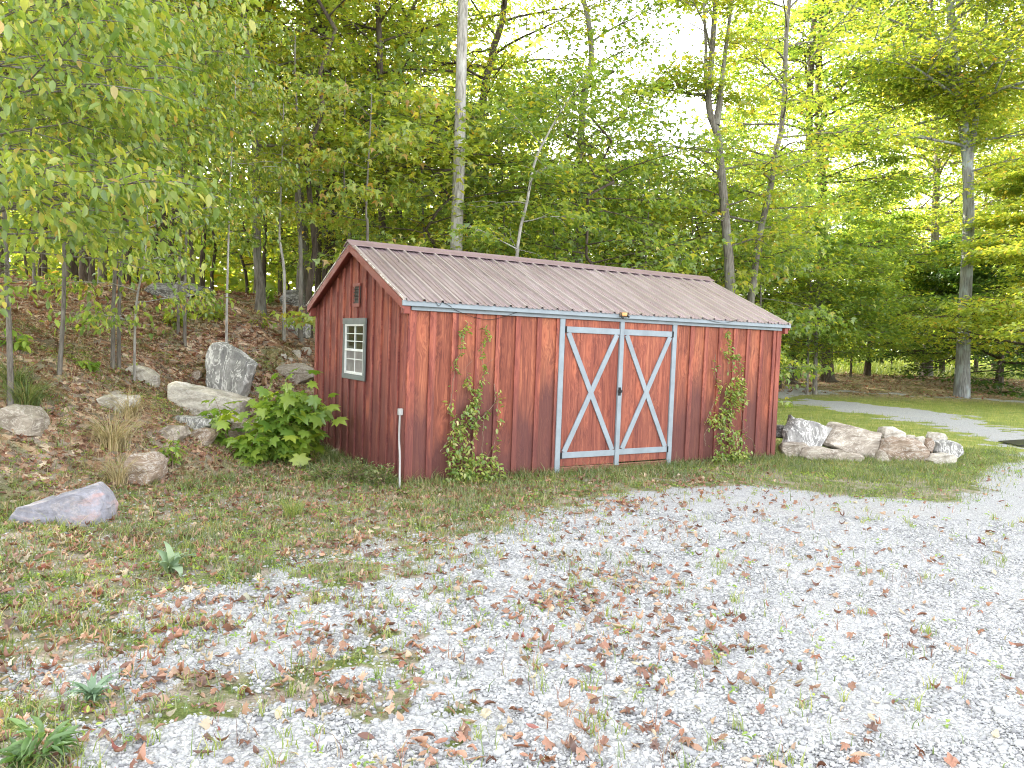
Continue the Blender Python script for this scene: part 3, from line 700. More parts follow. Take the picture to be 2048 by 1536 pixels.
def rock(label, outline, mat, thick=None, dep=None, seed=0, group=None, sink=.05, name='boulder', lean=0, rnd=.018):
    rng = random.Random(seed+11); xs = [p[0] for p in outline]; ys = [p[1] for p in outline]
    cx = (min(xs)+max(xs))/2; by = max(ys)
    if dep is None: g, dep = ground(cx, by-2)
    P = [at(px, py, dep) for px, py in outline]
    wd = max(p[0] for p in P)-min(p[0] for p in P); ht = max(p[2] for p in P)-min(p[2] for p in P)
    if thick is None: thick = .6*math.sqrt(wd*ht)+.15*wd
    c = np.mean(P, axis=0); zmin = min(p[2] for p in P); zmax = max(p[2] for p in P)
    pts = []
    for p in P:
        low = (zmax-p[2])/(ht+1e-6)
        q = p.copy()
        if low > .8: q[2] -= sink
        for f, yo in ((1.0, .0), (rng.uniform(.8, .97), -thick*.3), (rng.uniform(.7, .95), thick*.55)):
            r = c+(q-c)*np.array([f, 1, f]); r = r+np.array([rng.uniform(-.02, .02)*wd, 0, rng.uniform(-.02, .02)*ht])
            if low > .8: r[2] = q[2]-sink*(.5 if yo < 0 else 1)
            r[1] = q[1]+yo+thick*.1+(lean*(p[2]-zmin)); pts.append(r)
    org = np.array([c[0], c[1], zmin])
    bm = bmesh.new()
    for p in pts: bm.verts.new(tuple(p-org))
    r = bmesh.ops.convex_hull(bm, input=bm.verts)
    bmesh.ops.delete(bm, geom=[g for g in r['geom_interior'] if isinstance(g, bmesh.types.BMVert)], context='VERTS')
    bmesh.ops.dissolve_limit(bm, angle_limit=R(14), verts=bm.verts, edges=bm.edges)
    bmesh.ops.bevel(bm, geom=bm.edges[:], offset=rnd*max(wd, ht)*.7, segments=1, affect='EDGES', clamp_overlap=True)
    bmesh.ops.triangulate(bm, faces=bm.faces)
    for it in range(3):
        L = .10*max(wd, ht)
        es = [e for e in bm.edges if e.calc_length() > L]
        if es: bmesh.ops.subdivide_edges(bm, edges=es, cuts=1); bmesh.ops.triangulate(bm, faces=[f for f in bm.faces if len(f.verts) > 3])
    from mathutils import noise as mn
    bm.normal_update(); sv = Vector((seed*3.1, seed*1.7, 0)); k = max(wd, ht)
    for v in bm.verts:
        a = mn.fractal(v.co*(3/k)+sv, 1, 2, 5); b2 = mn.noise(Vector((v.co.x*5/k, v.co.y*5/k, v.co.z*16/k))+sv)
        c3 = mn.cell(Vector((v.co.x*4/k, v.co.y*4/k, v.co.z*7/k))+sv)
        v.co += v.normal*(a*.022+b2*.012+(c3-.5)*.016)*k
    me = bpy.data.meshes.new(name); bm.to_mesh(me); bm.free(); me.materials.append(RM[mat])
    for p in me.polygons: p.use_smooth = True
    try: me.set_sharp_from_angle(angle=R(24))
    except Exception: pass
    o = bpy.data.objects.new(name, me); COL.objects.link(o); o.location = org
    tag(o, label, 'rock', group or 'rocks on the bank'); return o
rock('long blue grey and pink boulder tapering to the left, lying on the leaf litter', [(0, 1036), (40, 1012), (110, 990), (165, 974), (190, 978), (205, 995), (214, 1022), (205, 1042), (110, 1046), (20, 1044)], 'blue', .55, seed=1)
rock('tall leaning grey boulder streaked with white, biggest on the bank', [(402, 704), (418, 683), (442, 684), (470, 702), (503, 729), (503, 750), (488, 796), (440, 800), (408, 786), (406, 740)], 'grey', .55, seed=2, lean=.25)
rock('broad pale cream slab below the tall streaked boulder', [(330, 770), (348, 762), (400, 774), (455, 782), (492, 800), (494, 830), (440, 842), (380, 836), (338, 818)], 'pale', .7, seed=3)
rock('pale rounded boulder lying highest and left of the tall streaked boulder', [(251, 740), (262, 729), (290, 736), (315, 752), (312, 764), (285, 762), (256, 752)], 'pale', .35, seed=4)
rock('pale flat stone behind the dry grass tuft, carrying a small cobble', [(192, 797), (215, 788), (262, 792), (272, 804), (258, 820), (215, 820)], 'pale', .35, seed=5)
rock('small round cobble sitting on a flat pale stone', [(218, 785), (229, 780), (241, 785), (238, 794), (222, 794)], 'tan', .12, seed=6, sink=0)
rock('thin dark flat rock stacked just under the cream slab', [(337, 840), (352, 830), (424, 836), (426, 852), (390, 856), (350, 852)], 'grey', .35, seed=7)
rock('low split stone, left one of the pair under the thin flat rock', [(318, 860), (335, 850), (368, 852), (372, 872), (345, 880), (324, 876)], 'tan', .3, seed=8)
rock('low brown edged stone, right one of the pair under the thin flat rock', [(378, 866), (400, 856), (428, 858), (431, 872), (405, 888), (384, 884)], 'brown', .3, seed=9)
rock('brown boulder half hidden behind the leafy maple shrub', [(448, 870), (468, 840), (505, 838), (528, 862), (530, 890), (470, 900)], 'brown', .4, seed=10)
rock('brown blocky boulder below the dry grass tuft', [(252, 925), (268, 906), (305, 903), (320, 925), (318, 955), (285, 970), (258, 960)], 'brown', .4, seed=11)
rock('wide tan rock half buried in the bank at the left edge', [(-8, 820), (20, 808), (50, 815), (78, 838), (76, 856), (30, 860), (-8, 856)], 'tan', .45, seed=12)
rock('pale rough rock on the bank against the back of the gable wall', [(545, 742), (562, 728), (600, 724), (628, 736), (634, 756), (590, 764), (552, 758)], 'tan', .5, seed=13)
rock('small brown stone left of the tall streaked boulder', [(381, 748), (390, 739), (402, 742), (402, 754), (388, 760)], 'brown', .14, seed=14)
for i, (a, b, s_, lab) in enumerate([(566, 712, 8, 'fist sized pale stone, leftmost in the row above the rough rock by the gable'), (580, 719, 6, 'smallest pebble in the row above the rough rock by the gable'), (592, 706, 11, 'roundish stone, second from the gable wall in the row on the bank'), (611, 702, 13, 'largest stone of the row on the bank, nearest the gable wall')]):
    rock(lab, [(a-s_, b), (a-s_*.5, b-s_*.6), (a+s_*.6, b-s_*.6), (a+s_, b), (a+s_*.6, b+s_*.5), (a-s_*.6, b+s_*.5)], 'pale', seed=20+i, name='stone')
rock('pale grey outcrop rock on the bank top beside the gable eave', [(568, 655), (578, 640), (604, 638), (622, 652), (620, 668), (575, 668)], 'grey', .5, seed=15)
rock('dark mossy outcrop with bluish face behind the left roof corner', [(560, 600), (572, 580), (594, 578), (612, 594), (614, 610), (570, 612)], 'dark', .7, seed=16)
rock('dark rounded ledge at the top of the mound among thin stems', [(285, 582), (310, 566), (360, 560), (405, 572), (420, 590), (340, 600)], 'dark', 1.2, seed=17, dep=14.8)
SR = 'stones of the low wall right of the shed'
dS = ground(1700, 922)[1]
rock('grey streaked slab leaning at the shed end of the stone wall', [(1566, 880), (1572, 862), (1598, 840), (1625, 840), (1674, 856), (1664, 868), (1640, 890), (1600, 886)], 'grey', .5, seed=31, dep=dS+.35, group=SR, lean=.5)
rock('big brown grey slab in the middle of the stone wall, tilted forward', [(1640, 888), (1662, 862), (1680, 847), (1730, 852), (1772, 866), (1764, 890), (1750, 910), (1700, 902)], 'tan', .5, seed=32, dep=dS+.3, group=SR, lean=.4)
rock('pointed small stone poking up behind the slab at the shed end', [(1570, 862), (1581, 828), (1598, 842), (1600, 862)], 'grey', .2, seed=33, dep=dS+.8, group=SR, name='stone')
rock('dull low stone between shed corner and the wall', [(1548, 864), (1552, 850), (1570, 850), (1572, 866)], 'dark', .25, seed=34, dep=dS+.9, group=SR, name='stone')
rock('flat layered rock under the grey streaked slab', [(1560, 898), (1566, 886), (1612, 885), (1618, 892), (1606, 908), (1570, 908)], 'tan', .4, seed=35, dep=dS+.15, group=SR)
rock('long low slab in front at the foot of the stone wall', [(1598, 912), (1608, 894), (1650, 893), (1722, 908), (1732, 918), (1720, 926), (1620, 922)], 'tan', .35, seed=36, dep=dS-.02, group=SR)
rock('white topped boulder behind the brown one in the stone wall', [(1760, 872), (1768, 854), (1790, 853), (1812, 866), (1815, 882), (1765, 884)], 'pale', .4, seed=37, dep=dS+.55, group=SR)
rock('rounded brown boulder right of the middle slab', [(1758, 912), (1766, 880), (1790, 872), (1840, 880), (1862, 900), (1858, 916), (1800, 920)], 'brown', .5, seed=38, dep=dS+.2, group=SR)
rock('small wedge stone at the foot between middle slab and brown boulder', [(1750, 918), (1757, 900), (1770, 902), (1784, 918)], 'tan', .2, seed=39, dep=dS-.05, group=SR, name='stone')
rock('little pale cobble just right of the white topped boulder', [(1811, 882), (1815, 871), (1828, 870), (1833, 878), (1828, 886)], 'pale', .16, seed=40, dep=dS+.5, group=SR, name='stone')
rock('small bright white stone between pale cobble and tan cobble', [(1828, 886), (1834, 875), (1848, 872), (1852, 880), (1842, 890)], 'pale', .16, seed=41, dep=dS+.4, group=SR, name='stone')
rock('tan upright cobble in the gap of the stone wall', [(1849, 892), (1852, 878), (1862, 875), (1869, 886), (1864, 898)], 'brown', .16, seed=42, dep=dS+.35, group=SR, name='stone')
rock('flat pale stone highest at the right end of the wall', [(1858, 876), (1866, 865), (1888, 866), (1895, 876), (1885, 884), (1864, 882)], 'pale', .3, seed=43, dep=dS+.7, group=SR)
rock('blue grey boulder ending the wall on the right', [(1868, 904), (1874, 884), (1905, 880), (1926, 890), (1926, 906), (1900, 914)], 'grey', .4, seed=44, dep=dS+.35, group=SR)
rock('low pale pinkish stone lowest at the right end of the wall', [(1858, 922), (1868, 909), (1898, 905), (1916, 912), (1914, 924), (1880, 930)], 'pale', .35, seed=45, dep=dS, group=SR)
# dark board at the right edge
g, d_ = ground(2040, 893); mb = MB(); w_ = .0
mb.prism([(-.25, .03), (.6, .10), (1.6, .12), (1.6, .15), (.6, .13), (-.25, .045)], 'y', -.35, .35)
o = mb.build('dark_board', M_BLACK, None, .006); o.location = (g[0]+.16, g[1]+.2, g[2]-.01); tag(o, 'flat black board resting on the gravel at the right edge', 'board')

# ------------------------------------------------------------------ trees
def tree_geo(rng, path, rad, nb=26, t0=.35, t1=1., blen=3., elev=.5, nsub=6, nspray=3, nleaf=26, srad=.45, lsize=.13, tm=L_MAP, pitch=-.3, psd=.35, rsd=.4, flat=.2, k=10, taper='round', tips=True, extra=None, bsides=5, az0=None):
    path = np.array(path, float); n = len(path)
    L = np.r_[0, np.cumsum(np.linalg.norm(np.diff(path, axis=0), axis=1))]; L /= L[-1]
    tubes = [tube(path, rad, k)]; sp = []
    if extra:
        for e_path, e_rad in extra: tubes.append(tube(np.array(e_path, float), e_rad, 8))
    ang = rng.rand()*6.28
    src = [(path, L, np.asarray(rad, float))]
    if extra:
        for e_path, e_rad in extra:
            e_path = np.array(e_path, float); l = np.r_[0, np.cumsum(np.linalg.norm(np.diff(e_path, axis=0), axis=1))]; src.append((e_path, l/l[-1], np.asarray(e_rad, float)))
    for b in range(nb):
        if extra and rng.rand() < .55: P_, L_, R_ = src[1+rng.randint(len(src)-1)]; t = .15+.85*rng.rand()
        else: P_, L_, R_ = src[0]; t = t0+(t1-t0)*(b+rng.rand()*.8)/nb
        t = min(t, .99)
        s0 = np.array([np.interp(t, L_, P_[:, i]) for i in range(3)]); r0 = np.interp(t, L_, R_)
        ang += 2.4+rng.randn()*.35
        a = ang if az0 is None else az0+rng.randn()*1.0
        u = (t-t0)/(t1-t0+1e-6)
        if taper == 'round': bl = blen*(.55+.75*math.sin(math.pi*min(1, .15+.8*u)))*(.7+.5*rng.rand())
        elif taper == 'cone': bl = blen*(1.15-.9*u)*(.75+.4*rng.rand())
        else: bl = blen*(.7+.5*rng.rand())
        if P_ is not path: bl *= .6
        el = elev*(.4+.9*u)+rng.randn()*.12
        m = 6; q = [s0]; d = np.array([math.cos(a)*math.cos(el), math.sin(a)*math.cos(el), math.sin(el)])
        for i in range(m):
            d = d+np.array([rng.randn()*.13, rng.randn()*.13, rng.randn()*.08-.035]); d /= np.linalg.norm(d)
            q.append(q[-1]+d*bl/m)
        q = np.array(q); br = max(.008, min(r0*.5, .012*bl+.006))
        tubes.append(tube(q, np.linspace(br, .004, m+1), bsides))
        for s in range(nsub):
            f = .25+.75*(s+rng.rand())/nsub; f = min(f, .999); i = int(f*m); p = q[i]+(q[min(i+1, m)]-q[i])*(f*m-i)
            sa = a+(1 if s % 2 else -1)*(.5+.6*rng.rand()); sl = bl*(.5*(1.15-f)+.12)*(.7+.5*rng.rand()); se = rng.randn()*.18+.05
            dd = np.array([math.cos(sa)*math.cos(se), math.sin(sa)*math.cos(se), math.sin(se)])
            e = p+dd*sl+np.array([0, 0, -.05*sl]); mid = (p+e)/2+np.array([0, 0, .06*sl])
            tubes.append(tube(np.array([p, mid, e]), [br*.4+.002, br*.25+.002, .002], 4))
            for j in range(nspray):
                g = (j+.7)/nspray; sp.append((p+(e-p)*g, sa))
        sp.append((q[-1], a))
    C = np.array([s_[0] for s_ in sp]); H = np.array([s_[1] for s_ in sp])
    K = max(4, int(nleaf*.68)); n = len(C)*K
    w3 = rng.randn(len(C)*K, 3)*np.array([1, 1, flat])*srad*.62
    keep_n = (.55+.9*rng.rand(len(C)))
    keep = (np.tile(np.arange(K), len(C)) < np.repeat(keep_n*K, K))
    Pp = (np.repeat(C, K, 0)+w3); Pp[:, 2] -= .12*np.hypot(w3[:, 0], w3[:, 1])
    hd = np.repeat(H, K)+rng.randn(n)*1.1
    Pp = Pp[keep]; hd = hd[keep]
    return join(tubes), leaves(Pp, lsize, tm, rng, pitch, psd, rsd, hd)
def mk_tree(name, label, base, geo, bark, leaf, group=None, cat='tree'):
    r = empty(name, base); (tv, tf), (lv, lf) = geo
    mesh_np('trunk', tv, tf, bark, r, True)
    if len(lv): mesh_np('crown', lv, lf, leaf, r)
    tag(r, label, cat, group); return r
def traced(pts, dep, extend=None, base_z=None, wob=0):
    """pixel polyline (bottom first) on a plane dep metres ahead -> base point and local path reaching the ground"""
    P = [at(a, b, dep) for a, b in pts]
    p0 = P[0]; gz = float(height(p0[0], p0[1])) if base_z is None else base_z
    base = np.array([p0[0], p0[1], gz-.05])
    if p0[2]-gz > .3: P = [np.array([p0[0]-(P[1][0]-p0[0])*.15, p0[1], gz-.05])]+P
    else: P[0] = base
    if extend: P.append(P[-1]+np.array(extend))
    P = np.array(P)-base
    rngw = np.random.RandomState(len(pts)*7+int(dep*10))
    q = smooth_path(P, 22); q[1:, :2] += rngw.randn(21, 2)*wob
    return base, q
def radii(n, r0, r1, flare=1.5):
    t = np.linspace(0, 1, n); return (r0+(r1-r0)*t)*(1+(flare-1)*np.exp(-t*22))

def RS_(s): return np.random.RandomState(s)
# --- the trunks one can tell apart
b_, p_ = traced([(912, 506), (918, 323), (921, 202), (926, 0), (930, -150)], 16, (.1, .3, 4.5))
mk_tree('maple_tree', 'tall straight pale trunk without branches, rising behind the left half of the shed roof', b_, tree_geo(RS_(1), p_, radii(22, .135, .09), nb=16, t0=.62, blen=2.6), M_BARK_P, M_LEAF)
b_, p_ = traced([(938, 420), (941, 363), (949, 315), (961, 226), (973, 161), (985, 105), (999, 60), (1009, 0), (1018, -140)], 23, (.3, 0, 3), wob=.02)
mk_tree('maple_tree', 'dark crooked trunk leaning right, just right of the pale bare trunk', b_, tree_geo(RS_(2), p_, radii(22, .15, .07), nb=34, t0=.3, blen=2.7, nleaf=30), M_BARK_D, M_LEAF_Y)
b_, p_ = traced([(1157, 530), (1159, 404), (1160, 323), (1163, 258), (1171, 170), (1183, 121), (1179, 52), (1150, -60)], 22, (-.6, 0, 2.2), wob=.01)
e1 = np.array([p_[18], p_[18]+(.5, 0, .9), p_[18]+(.9, 0, 1.9), p_[18]+(1.0, 0, 3.5)])
mk_tree('maple_tree', 'slender grey tree with forked top against the sky gap, above the middle of the roof', b_, tree_geo(RS_(3), p_, radii(22, .13, .06), nb=30, t0=.35, blen=1.7, nleaf=20, extra=[(e1, [.06, .05, .03, .015])]), M_BARK, M_LEAF)
b_, p_ = traced([(1033, 517), (1054, 404), (1070, 323), (1095, 270), (1120, 226)], 15, (.5, 0, .8))
mk_tree('young_maple', 'thin pale stem leaning right above the roof, between two grown trees', b_, tree_geo(RS_(4), p_, radii(22, .035, .012, 1), nb=14, t0=.25, blen=1.3, nsub=5, nleaf=18, lsize=.12), M_BARK_P, M_LEAF)
b_, p_ = traced([(1460, 585), (1455, 477), (1447, 396), (1440, 315), (1434, 264), (1420, 228), (1419, 188), (1424, 100), (1432, 0), (1440, -160)], 20, (.1, 0, 2), wob=.01)
f0 = p_[10]
def rel(px, py, d, b): return at(px, py, d)-b
e1 = [rel(1432, 250, 20, b_), rel(1438, 215, 20, b_), rel(1442, 178, 20, b_), rel(1452, 91, 20, b_), rel(1465, 0, 20, b_), rel(1478, -120, 20, b_)]
e2 = [rel(1419, 195, 20, b_), rel(1411, 150, 20, b_), rel(1412, 90, 20, b_), rel(1407, 0, 20, b_), rel(1402, -100, 20, b_)]
e3 = [rel(1421, 203, 20, b_), rel(1404, 190, 20.2, b_), rel(1380, 188, 20.4, b_), rel(1350, 182, 20.6, b_), rel(1322, 180, 20.8, b_)]
mk_tree('maple_tree', 'thinly leaved tree forking into several bare upright stems, right of the sky gap', b_, tree_geo(RS_(5), p_, radii(22, .135, .05), nb=34, t0=.2, blen=1.6, nsub=5, nleaf=15, extra=[(e1, [.1, .085, .07, .05, .035, .02]), (e2, [.06, .05, .04, .03, .015]), (e3, [.06, .045, .035, .02, .01])]), M_BARK, M_LEAF_Y)
b_, p_ = traced([(1503, 600), (1511, 538), (1518, 472), (1539, 386), (1549, 315), (1564, 254), (1569, 152), (1574, 51), (1579, 0), (1584, -120)], 21, (.1, 0, 2), wob=.01)
mk_tree('maple_tree', 'slim grey tree leaning right in its lower half, first one right of the forked tree', b_, tree_geo(RS_(6), p_, radii(22, .10, .045), nb=34, t0=.28, blen=2.2, nleaf=20), M_BARK, M_LEAF_Y)
b_, p_ = traced([(1586, 744), (1598, 600), (1605, 498), (1612, 406), (1617, 305), (1619, 213), (1625, 76), (1632, 0), (1640, -140)], 33, (.1, 0, 2.5), wob=.015)
mk_tree('maple_tree', 'left one of two close dark trunks just right of the far shed end', b_, tree_geo(RS_(7), p_, radii(22, .22, .1, 1.7), nb=52, t0=.08, blen=3.6, nsub=7, nleaf=48, lsize=.17, srad=.6), M_BARK_D, M_LEAF)
b_, p_ = traced([(1655, 737), (1650, 600), (1646, 480), (1645, 401), (1640, 300), (1636, 218), (1640, 80), (1650, -60)], 34.5, (.1, 0, 3), wob=.015)
mk_tree('maple_tree', 'right one of two close dark trunks, thicker and flared at its base', b_, tree_geo(RS_(8), p_, radii(22, .28, .1, 1.9), nb=48, t0=.08, blen=3.6, nsub=7, nleaf=48, lsize=.17, srad=.6), M_BARK_D, M_LEAF)
b_, p_ = traced([(1924, 781), (1930, 609), (1937, 457), (1935, 325), (1922, 218), (1908, 100), (1900, 0), (1890, -150)], 30, (0, 0, 3))
e1 = [rel(1936, 340, 30, b_), rel(1950, 250, 30, b_), rel(1966, 120, 30, b_), rel(1980, -60, 30, b_)]
e2 = [rel(1930, 270, 30, b_), rel(1905, 170, 30, b_), rel(1870, 60, 30, b_), rel(1850, -80, 30, b_)]
mk_tree('maple_tree', 'large straight blue grey trunk at the right, standing nearest the grass track', b_, tree_geo(RS_(9), p_, radii(22, .235, .12, 1.3), nb=92, t0=.40, blen=4.7, elev=.42, nsub=8, nleaf=26, lsize=.17, srad=.85, flat=.4, extra=[(e1, [.15, .11, .07, .03]), (e2, [.15, .11, .07, .03])], k=16), M_BARK_B, M_LEAF_Y)
b_, p_ = traced([(1852, 745), (1858, 670), (1864, 609), (1869, 508), (1871, 432), (1874, 320), (1878, 200)], 42, (0, 0, 3))
mk_tree('maple_tree', 'dark brown trunk left of and behind the large blue grey trunk', b_, tree_geo(RS_(10), p_, radii(22, .27, .13, 1.4), nb=56, t0=.3, blen=4.6, nsub=8, nleaf=46, lsize=.2, srad=.85, flat=.35, k=12), M_BARK, M_LEAF_Y)
for i, (px, lab) in enumerate([(1614, 'thin sapling stem in front of the two dark trunks, nearer the shed'), (1630, 'thicker sapling stem in front of the two dark trunks, further from the shed')]):
    b_, p_ = traced([(px, 770+i*7), (px+2, 690), (px+6, 600), (px+8, 520)], 29, (0, 0, 1))
    mk_tree('young_maple', lab, b_, tree_geo(RS_(20+i), p_, radii(22, .07+.02*i, .02, 1.2), nb=22, t0=.25, blen=2.2, nsub=6, nleaf=28, lsize=.16, srad=.55), M_BARK, M_LEAF)
def layered(px, py, dep, h, bl, seed, lab, leaf, nb=44, t0=.12):
    g = at(px, py, dep); z = float(height(g[0], g[1])); rng = RS_(seed)
    p = np.array([(rng.randn()*.04*i, rng.randn()*.04*i, h*i/10) for i in range(11)])
    return mk_tree('beech_tree', lab, (g[0], g[1], z-.05), tree_geo(rng, p, radii(11, .16, .03, 1.3), nb=nb, t0=t0, blen=bl, elev=.12, nsub=8, nspray=3, nleaf=56, srad=.7, lsize=.17, tm=L_DIA, pitch=-.2, flat=.07, taper='cone'), M_BARK_D, leaf)
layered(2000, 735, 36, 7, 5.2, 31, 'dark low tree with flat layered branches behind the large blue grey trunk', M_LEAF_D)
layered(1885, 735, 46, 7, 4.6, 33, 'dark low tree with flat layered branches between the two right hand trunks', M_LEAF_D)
layered(1735, 732, 40, 8, 4.4, 32, 'bright green low layered tree filling the space right of the thick flared trunk', M_LEAF)
layered(2110, 760, 27, 9, 4.4, 34, 'yellow green layered branches reaching in from the right edge', M_LEAF_Y, 40, .2)
# left side
b_, p_ = traced([(521, 566), (515, 525), (513, 404), (510, 283), (500, 130), (492, 60), (484, 0), (478, -120)], 17, (-.2, 0, 3))
mk_tree('maple_tree', 'grey trunk with slight bend left of the shed, its foot beside the bright bush', b_, tree_geo(RS_(11), p_, radii(22, .10, .06), nb=30, t0=.3, blen=2.5, nleaf=28), M_BARK, M_LEAF_Y)
b_, p_ = traced([(636, 566), (638, 404), (636, 200), (628, 60), (620, -80)], 21, (-.2, 0, 3))
mk_tree('maple_tree', 'narrow trunk close left of the thick brown trunk behind the gable', b_, tree_geo(RS_(12), p_, radii(22, .10, .05), nb=34, t0=.3, blen=2.6, nleaf=28), M_BARK_D, M_LEAF_Y)
b_, p_ = traced([(657, 560), (659, 450), (660, 363), (655, 200), (650, 60), (648, -80)], 22, (0, 0, 3))
mk_tree('maple_tree', 'thick brown ridged trunk right behind the gable peak', b_, tree_geo(RS_(13), p_, radii(22, .2, .12), nb=34, t0=.42, blen=3., nleaf=26), M_BARK_D, M_LEAF_Y)
b_, p_ = traced([(143, 590), (142, 500), (140, 380), (138, 200)], 20, (0, 0, 4))
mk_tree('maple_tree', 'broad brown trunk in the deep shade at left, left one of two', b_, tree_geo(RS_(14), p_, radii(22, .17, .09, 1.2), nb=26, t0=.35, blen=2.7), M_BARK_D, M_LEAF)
b_, p_ = traced([(174, 588), (174, 500), (176, 380), (178, 200)], 21, (0, 0, 4))
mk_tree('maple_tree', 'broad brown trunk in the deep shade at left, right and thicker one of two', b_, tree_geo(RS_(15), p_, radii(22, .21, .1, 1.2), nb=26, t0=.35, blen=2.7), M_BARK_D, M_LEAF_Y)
b_, p_ = traced([(765, 470), (762, 380), (760, 120), (757, 40), (752, -80)], 19, (0, 0, 3))
mk_tree('maple_tree', 'slim dark stem between the gable peak and the pale bare trunk', b_, tree_geo(RS_(16), p_, radii(22, .10, .05), nb=36, t0=.25, blen=2.5, nleaf=30), M_BARK_D, M_LEAF_Y)

# saplings on the bank: large oval leaves
def sapling(pts, dep, r0, lab, seed, nb=16, bl=1.5, t0=.3, leaf=M_LEAF_NEAR, lsize=.095, bark=M_BARK, nleaf=None, ext=(0, 0, .5), tm=L_OVAL, az0=None, nsub=6, elev=.35):
    b, p = traced(pts, dep, ext)
    if nleaf is None: nleaf = 16 if tm is L_OVAL else 13
    return mk_tree('sapling', lab, b, tree_geo(RS_(seed), p, radii(22, r0, .008, 1.15), nb=nb, t0=t0, blen=bl, nsub=nsub, nspray=3, nleaf=nleaf, srad=.34, lsize=lsize, tm=tm, pitch=-.75, psd=.4, rsd=.6, flat=.35, taper='flat', elev=elev, az0=az0), bark, leaf, cat='sapling')
sapling([(118, 712), (127, 620), (129, 456), (135, 343), (142, 200), (150, 60)], 9.6, .028, 'sapling with a grey wavy stem on the bank at far left, leaves hanging over it', 41, nb=24, bl=1.6, t0=.45)
sapling([(226, 668), (228, 580), (236, 480), (246, 340), (262, 180), (280, 20)], 11, .032, 'sapling with two grey stems close together on the bank, left stem', 42, nb=24, bl=1.6, t0=.45)
sapling([(238, 664), (240, 560), (252, 470), (270, 380), (300, 220), (330, 60)], 11.2, .03, 'sapling with two grey stems close together on the bank, right stem', 43, nb=20, bl=1.5, t0=.45)
sapling([(357, 600), (359, 520), (362, 420), (366, 300), (370, 160)], 13.5, .026, 'thin dark sapling on the mound, left of its pair', 44, nb=14, bl=1.2, t0=.5, leaf=M_LEAF_Y, tm=L_MAP)
sapling([(370, 606), (371, 520), (376, 420), (384, 300), (392, 120)], 13.2, .03, 'thin dark sapling on the mound, right of its pair', 45, nb=14, bl=1.3, t0=.5)
sapling([(454, 598), (456, 520), (458, 440), (462, 330), (470, 200)], 13, .022, 'slender white barked sapling left of the bent grey trunk', 46, nb=12, bl=.9, t0=.45, bark=M_BARK_P)
sapling([(569, 566), (566, 520), (559, 470), (562, 380), (566, 260)], 15, .035, 'crooked pale sapling just left of the roof corner', 47, nb=11, bl=.8, t0=.45, bark=M_BARK_P, leaf=M_LEAF_Y, tm=L_MAP)
sapling([(602, 578), (601, 480), (598, 380), (594, 240), (590, 120)], 15.5, .05, 'straight speckled young trunk nearest the left roof corner', 48, nb=12, bl=.9, t0=.5, tm=L_MAP, leaf=M_LEAF_Y)
sapling([(270, 652), (275, 590), (284, 545), (294, 470)], 11, .018, 'short thin stem leaning right beside the two stemmed sapling', 49, nb=8, bl=1, bark=M_BARK_P)
sapling([(20, 720), (16, 600), (10, 450), (0, 250), (-10, 50)], 8.6, .035, 'sapling at the left picture edge with big hanging green leaves', 50, nb=34, bl=1.6, t0=.34)
sapling([(-90, 780), (-90, 600), (-80, 400), (-60, 150), (-40, -60)], 7.2, .04, 'leafy branches reaching in across the upper left corner', 51, nb=34, bl=1.9, t0=.42, az0=.3, lsize=.1)
sapling([(70, 600), (66, 480), (64, 350), (60, 180)], 14, .03, 'slim stem in shade at far left behind the wavy sapling', 52, nb=18, bl=1.6)
sapling([(735, 470), (732, 430), (736, 340), (742, 230)], 14.5, .03, 'young tree with leaves turning orange above the gable peak', 53, nb=14, bl=1.1, t0=.15, leaf=M_LEAF_O, tm=L_MAP, lsize=.13)
sapling([(700, 480), (690, 400), (688, 300), (690, 200)], 17, .035, 'leafy green young maple above the gable peak, left of the orange tinged one', 54, nb=13, bl=1.1, t0=.1, leaf=M_LEAF, tm=L_MAP)
sapling([(850, 520), (846, 420), (842, 300), (840, 180)], 18, .03, 'leafy young maple filling the gap left of the pale bare trunk', 55, nb=20, bl=1.9, t0=.05, leaf=M_LEAF, tm=L_MAP, lsize=.14)
sapling([(1010, 540), (1008, 440), (1004, 330), (1000, 260)], 18, .03, 'dense green young maple right of the pale bare trunk above the roof', 56, nb=20, bl=1.9, t0=.05, leaf=M_LEAF, tm=L_MAP, lsize=.14)
sapling([(1110, 560), (1108, 480), (1104, 420), (1100, 380)], 19, .03, 'dense green young maple above the middle of the roof', 57, nb=17, bl=1.8, t0=.02, leaf=M_LEAF, tm=L_MAP, lsize=.14)
sapling([(1290, 590), (1292, 520), (1296, 440), (1300, 340)], 21, .03, 'green young maple below the sky gap', 58, nb=26, bl=2.1, t0=.02, leaf=M_LEAF, tm=L_MAP, lsize=.15)
sapling([(1390, 600), (1388, 520), (1384, 440), (1380, 360)], 22, .03, 'yellow green young maple at the foot of the forked tree, on its left', 59, nb=28, bl=2.2, t0=.02, leaf=M_LEAF_Y, tm=L_MAP, lsize=.15)
sapling([(1520, 640), (1522, 560), (1524, 480), (1526, 420)], 24, .03, 'green young maple right behind the far end of the roof', 60, nb=28, bl=2.2, t0=.02, leaf=M_LEAF, tm=L_MAP, lsize=.16)

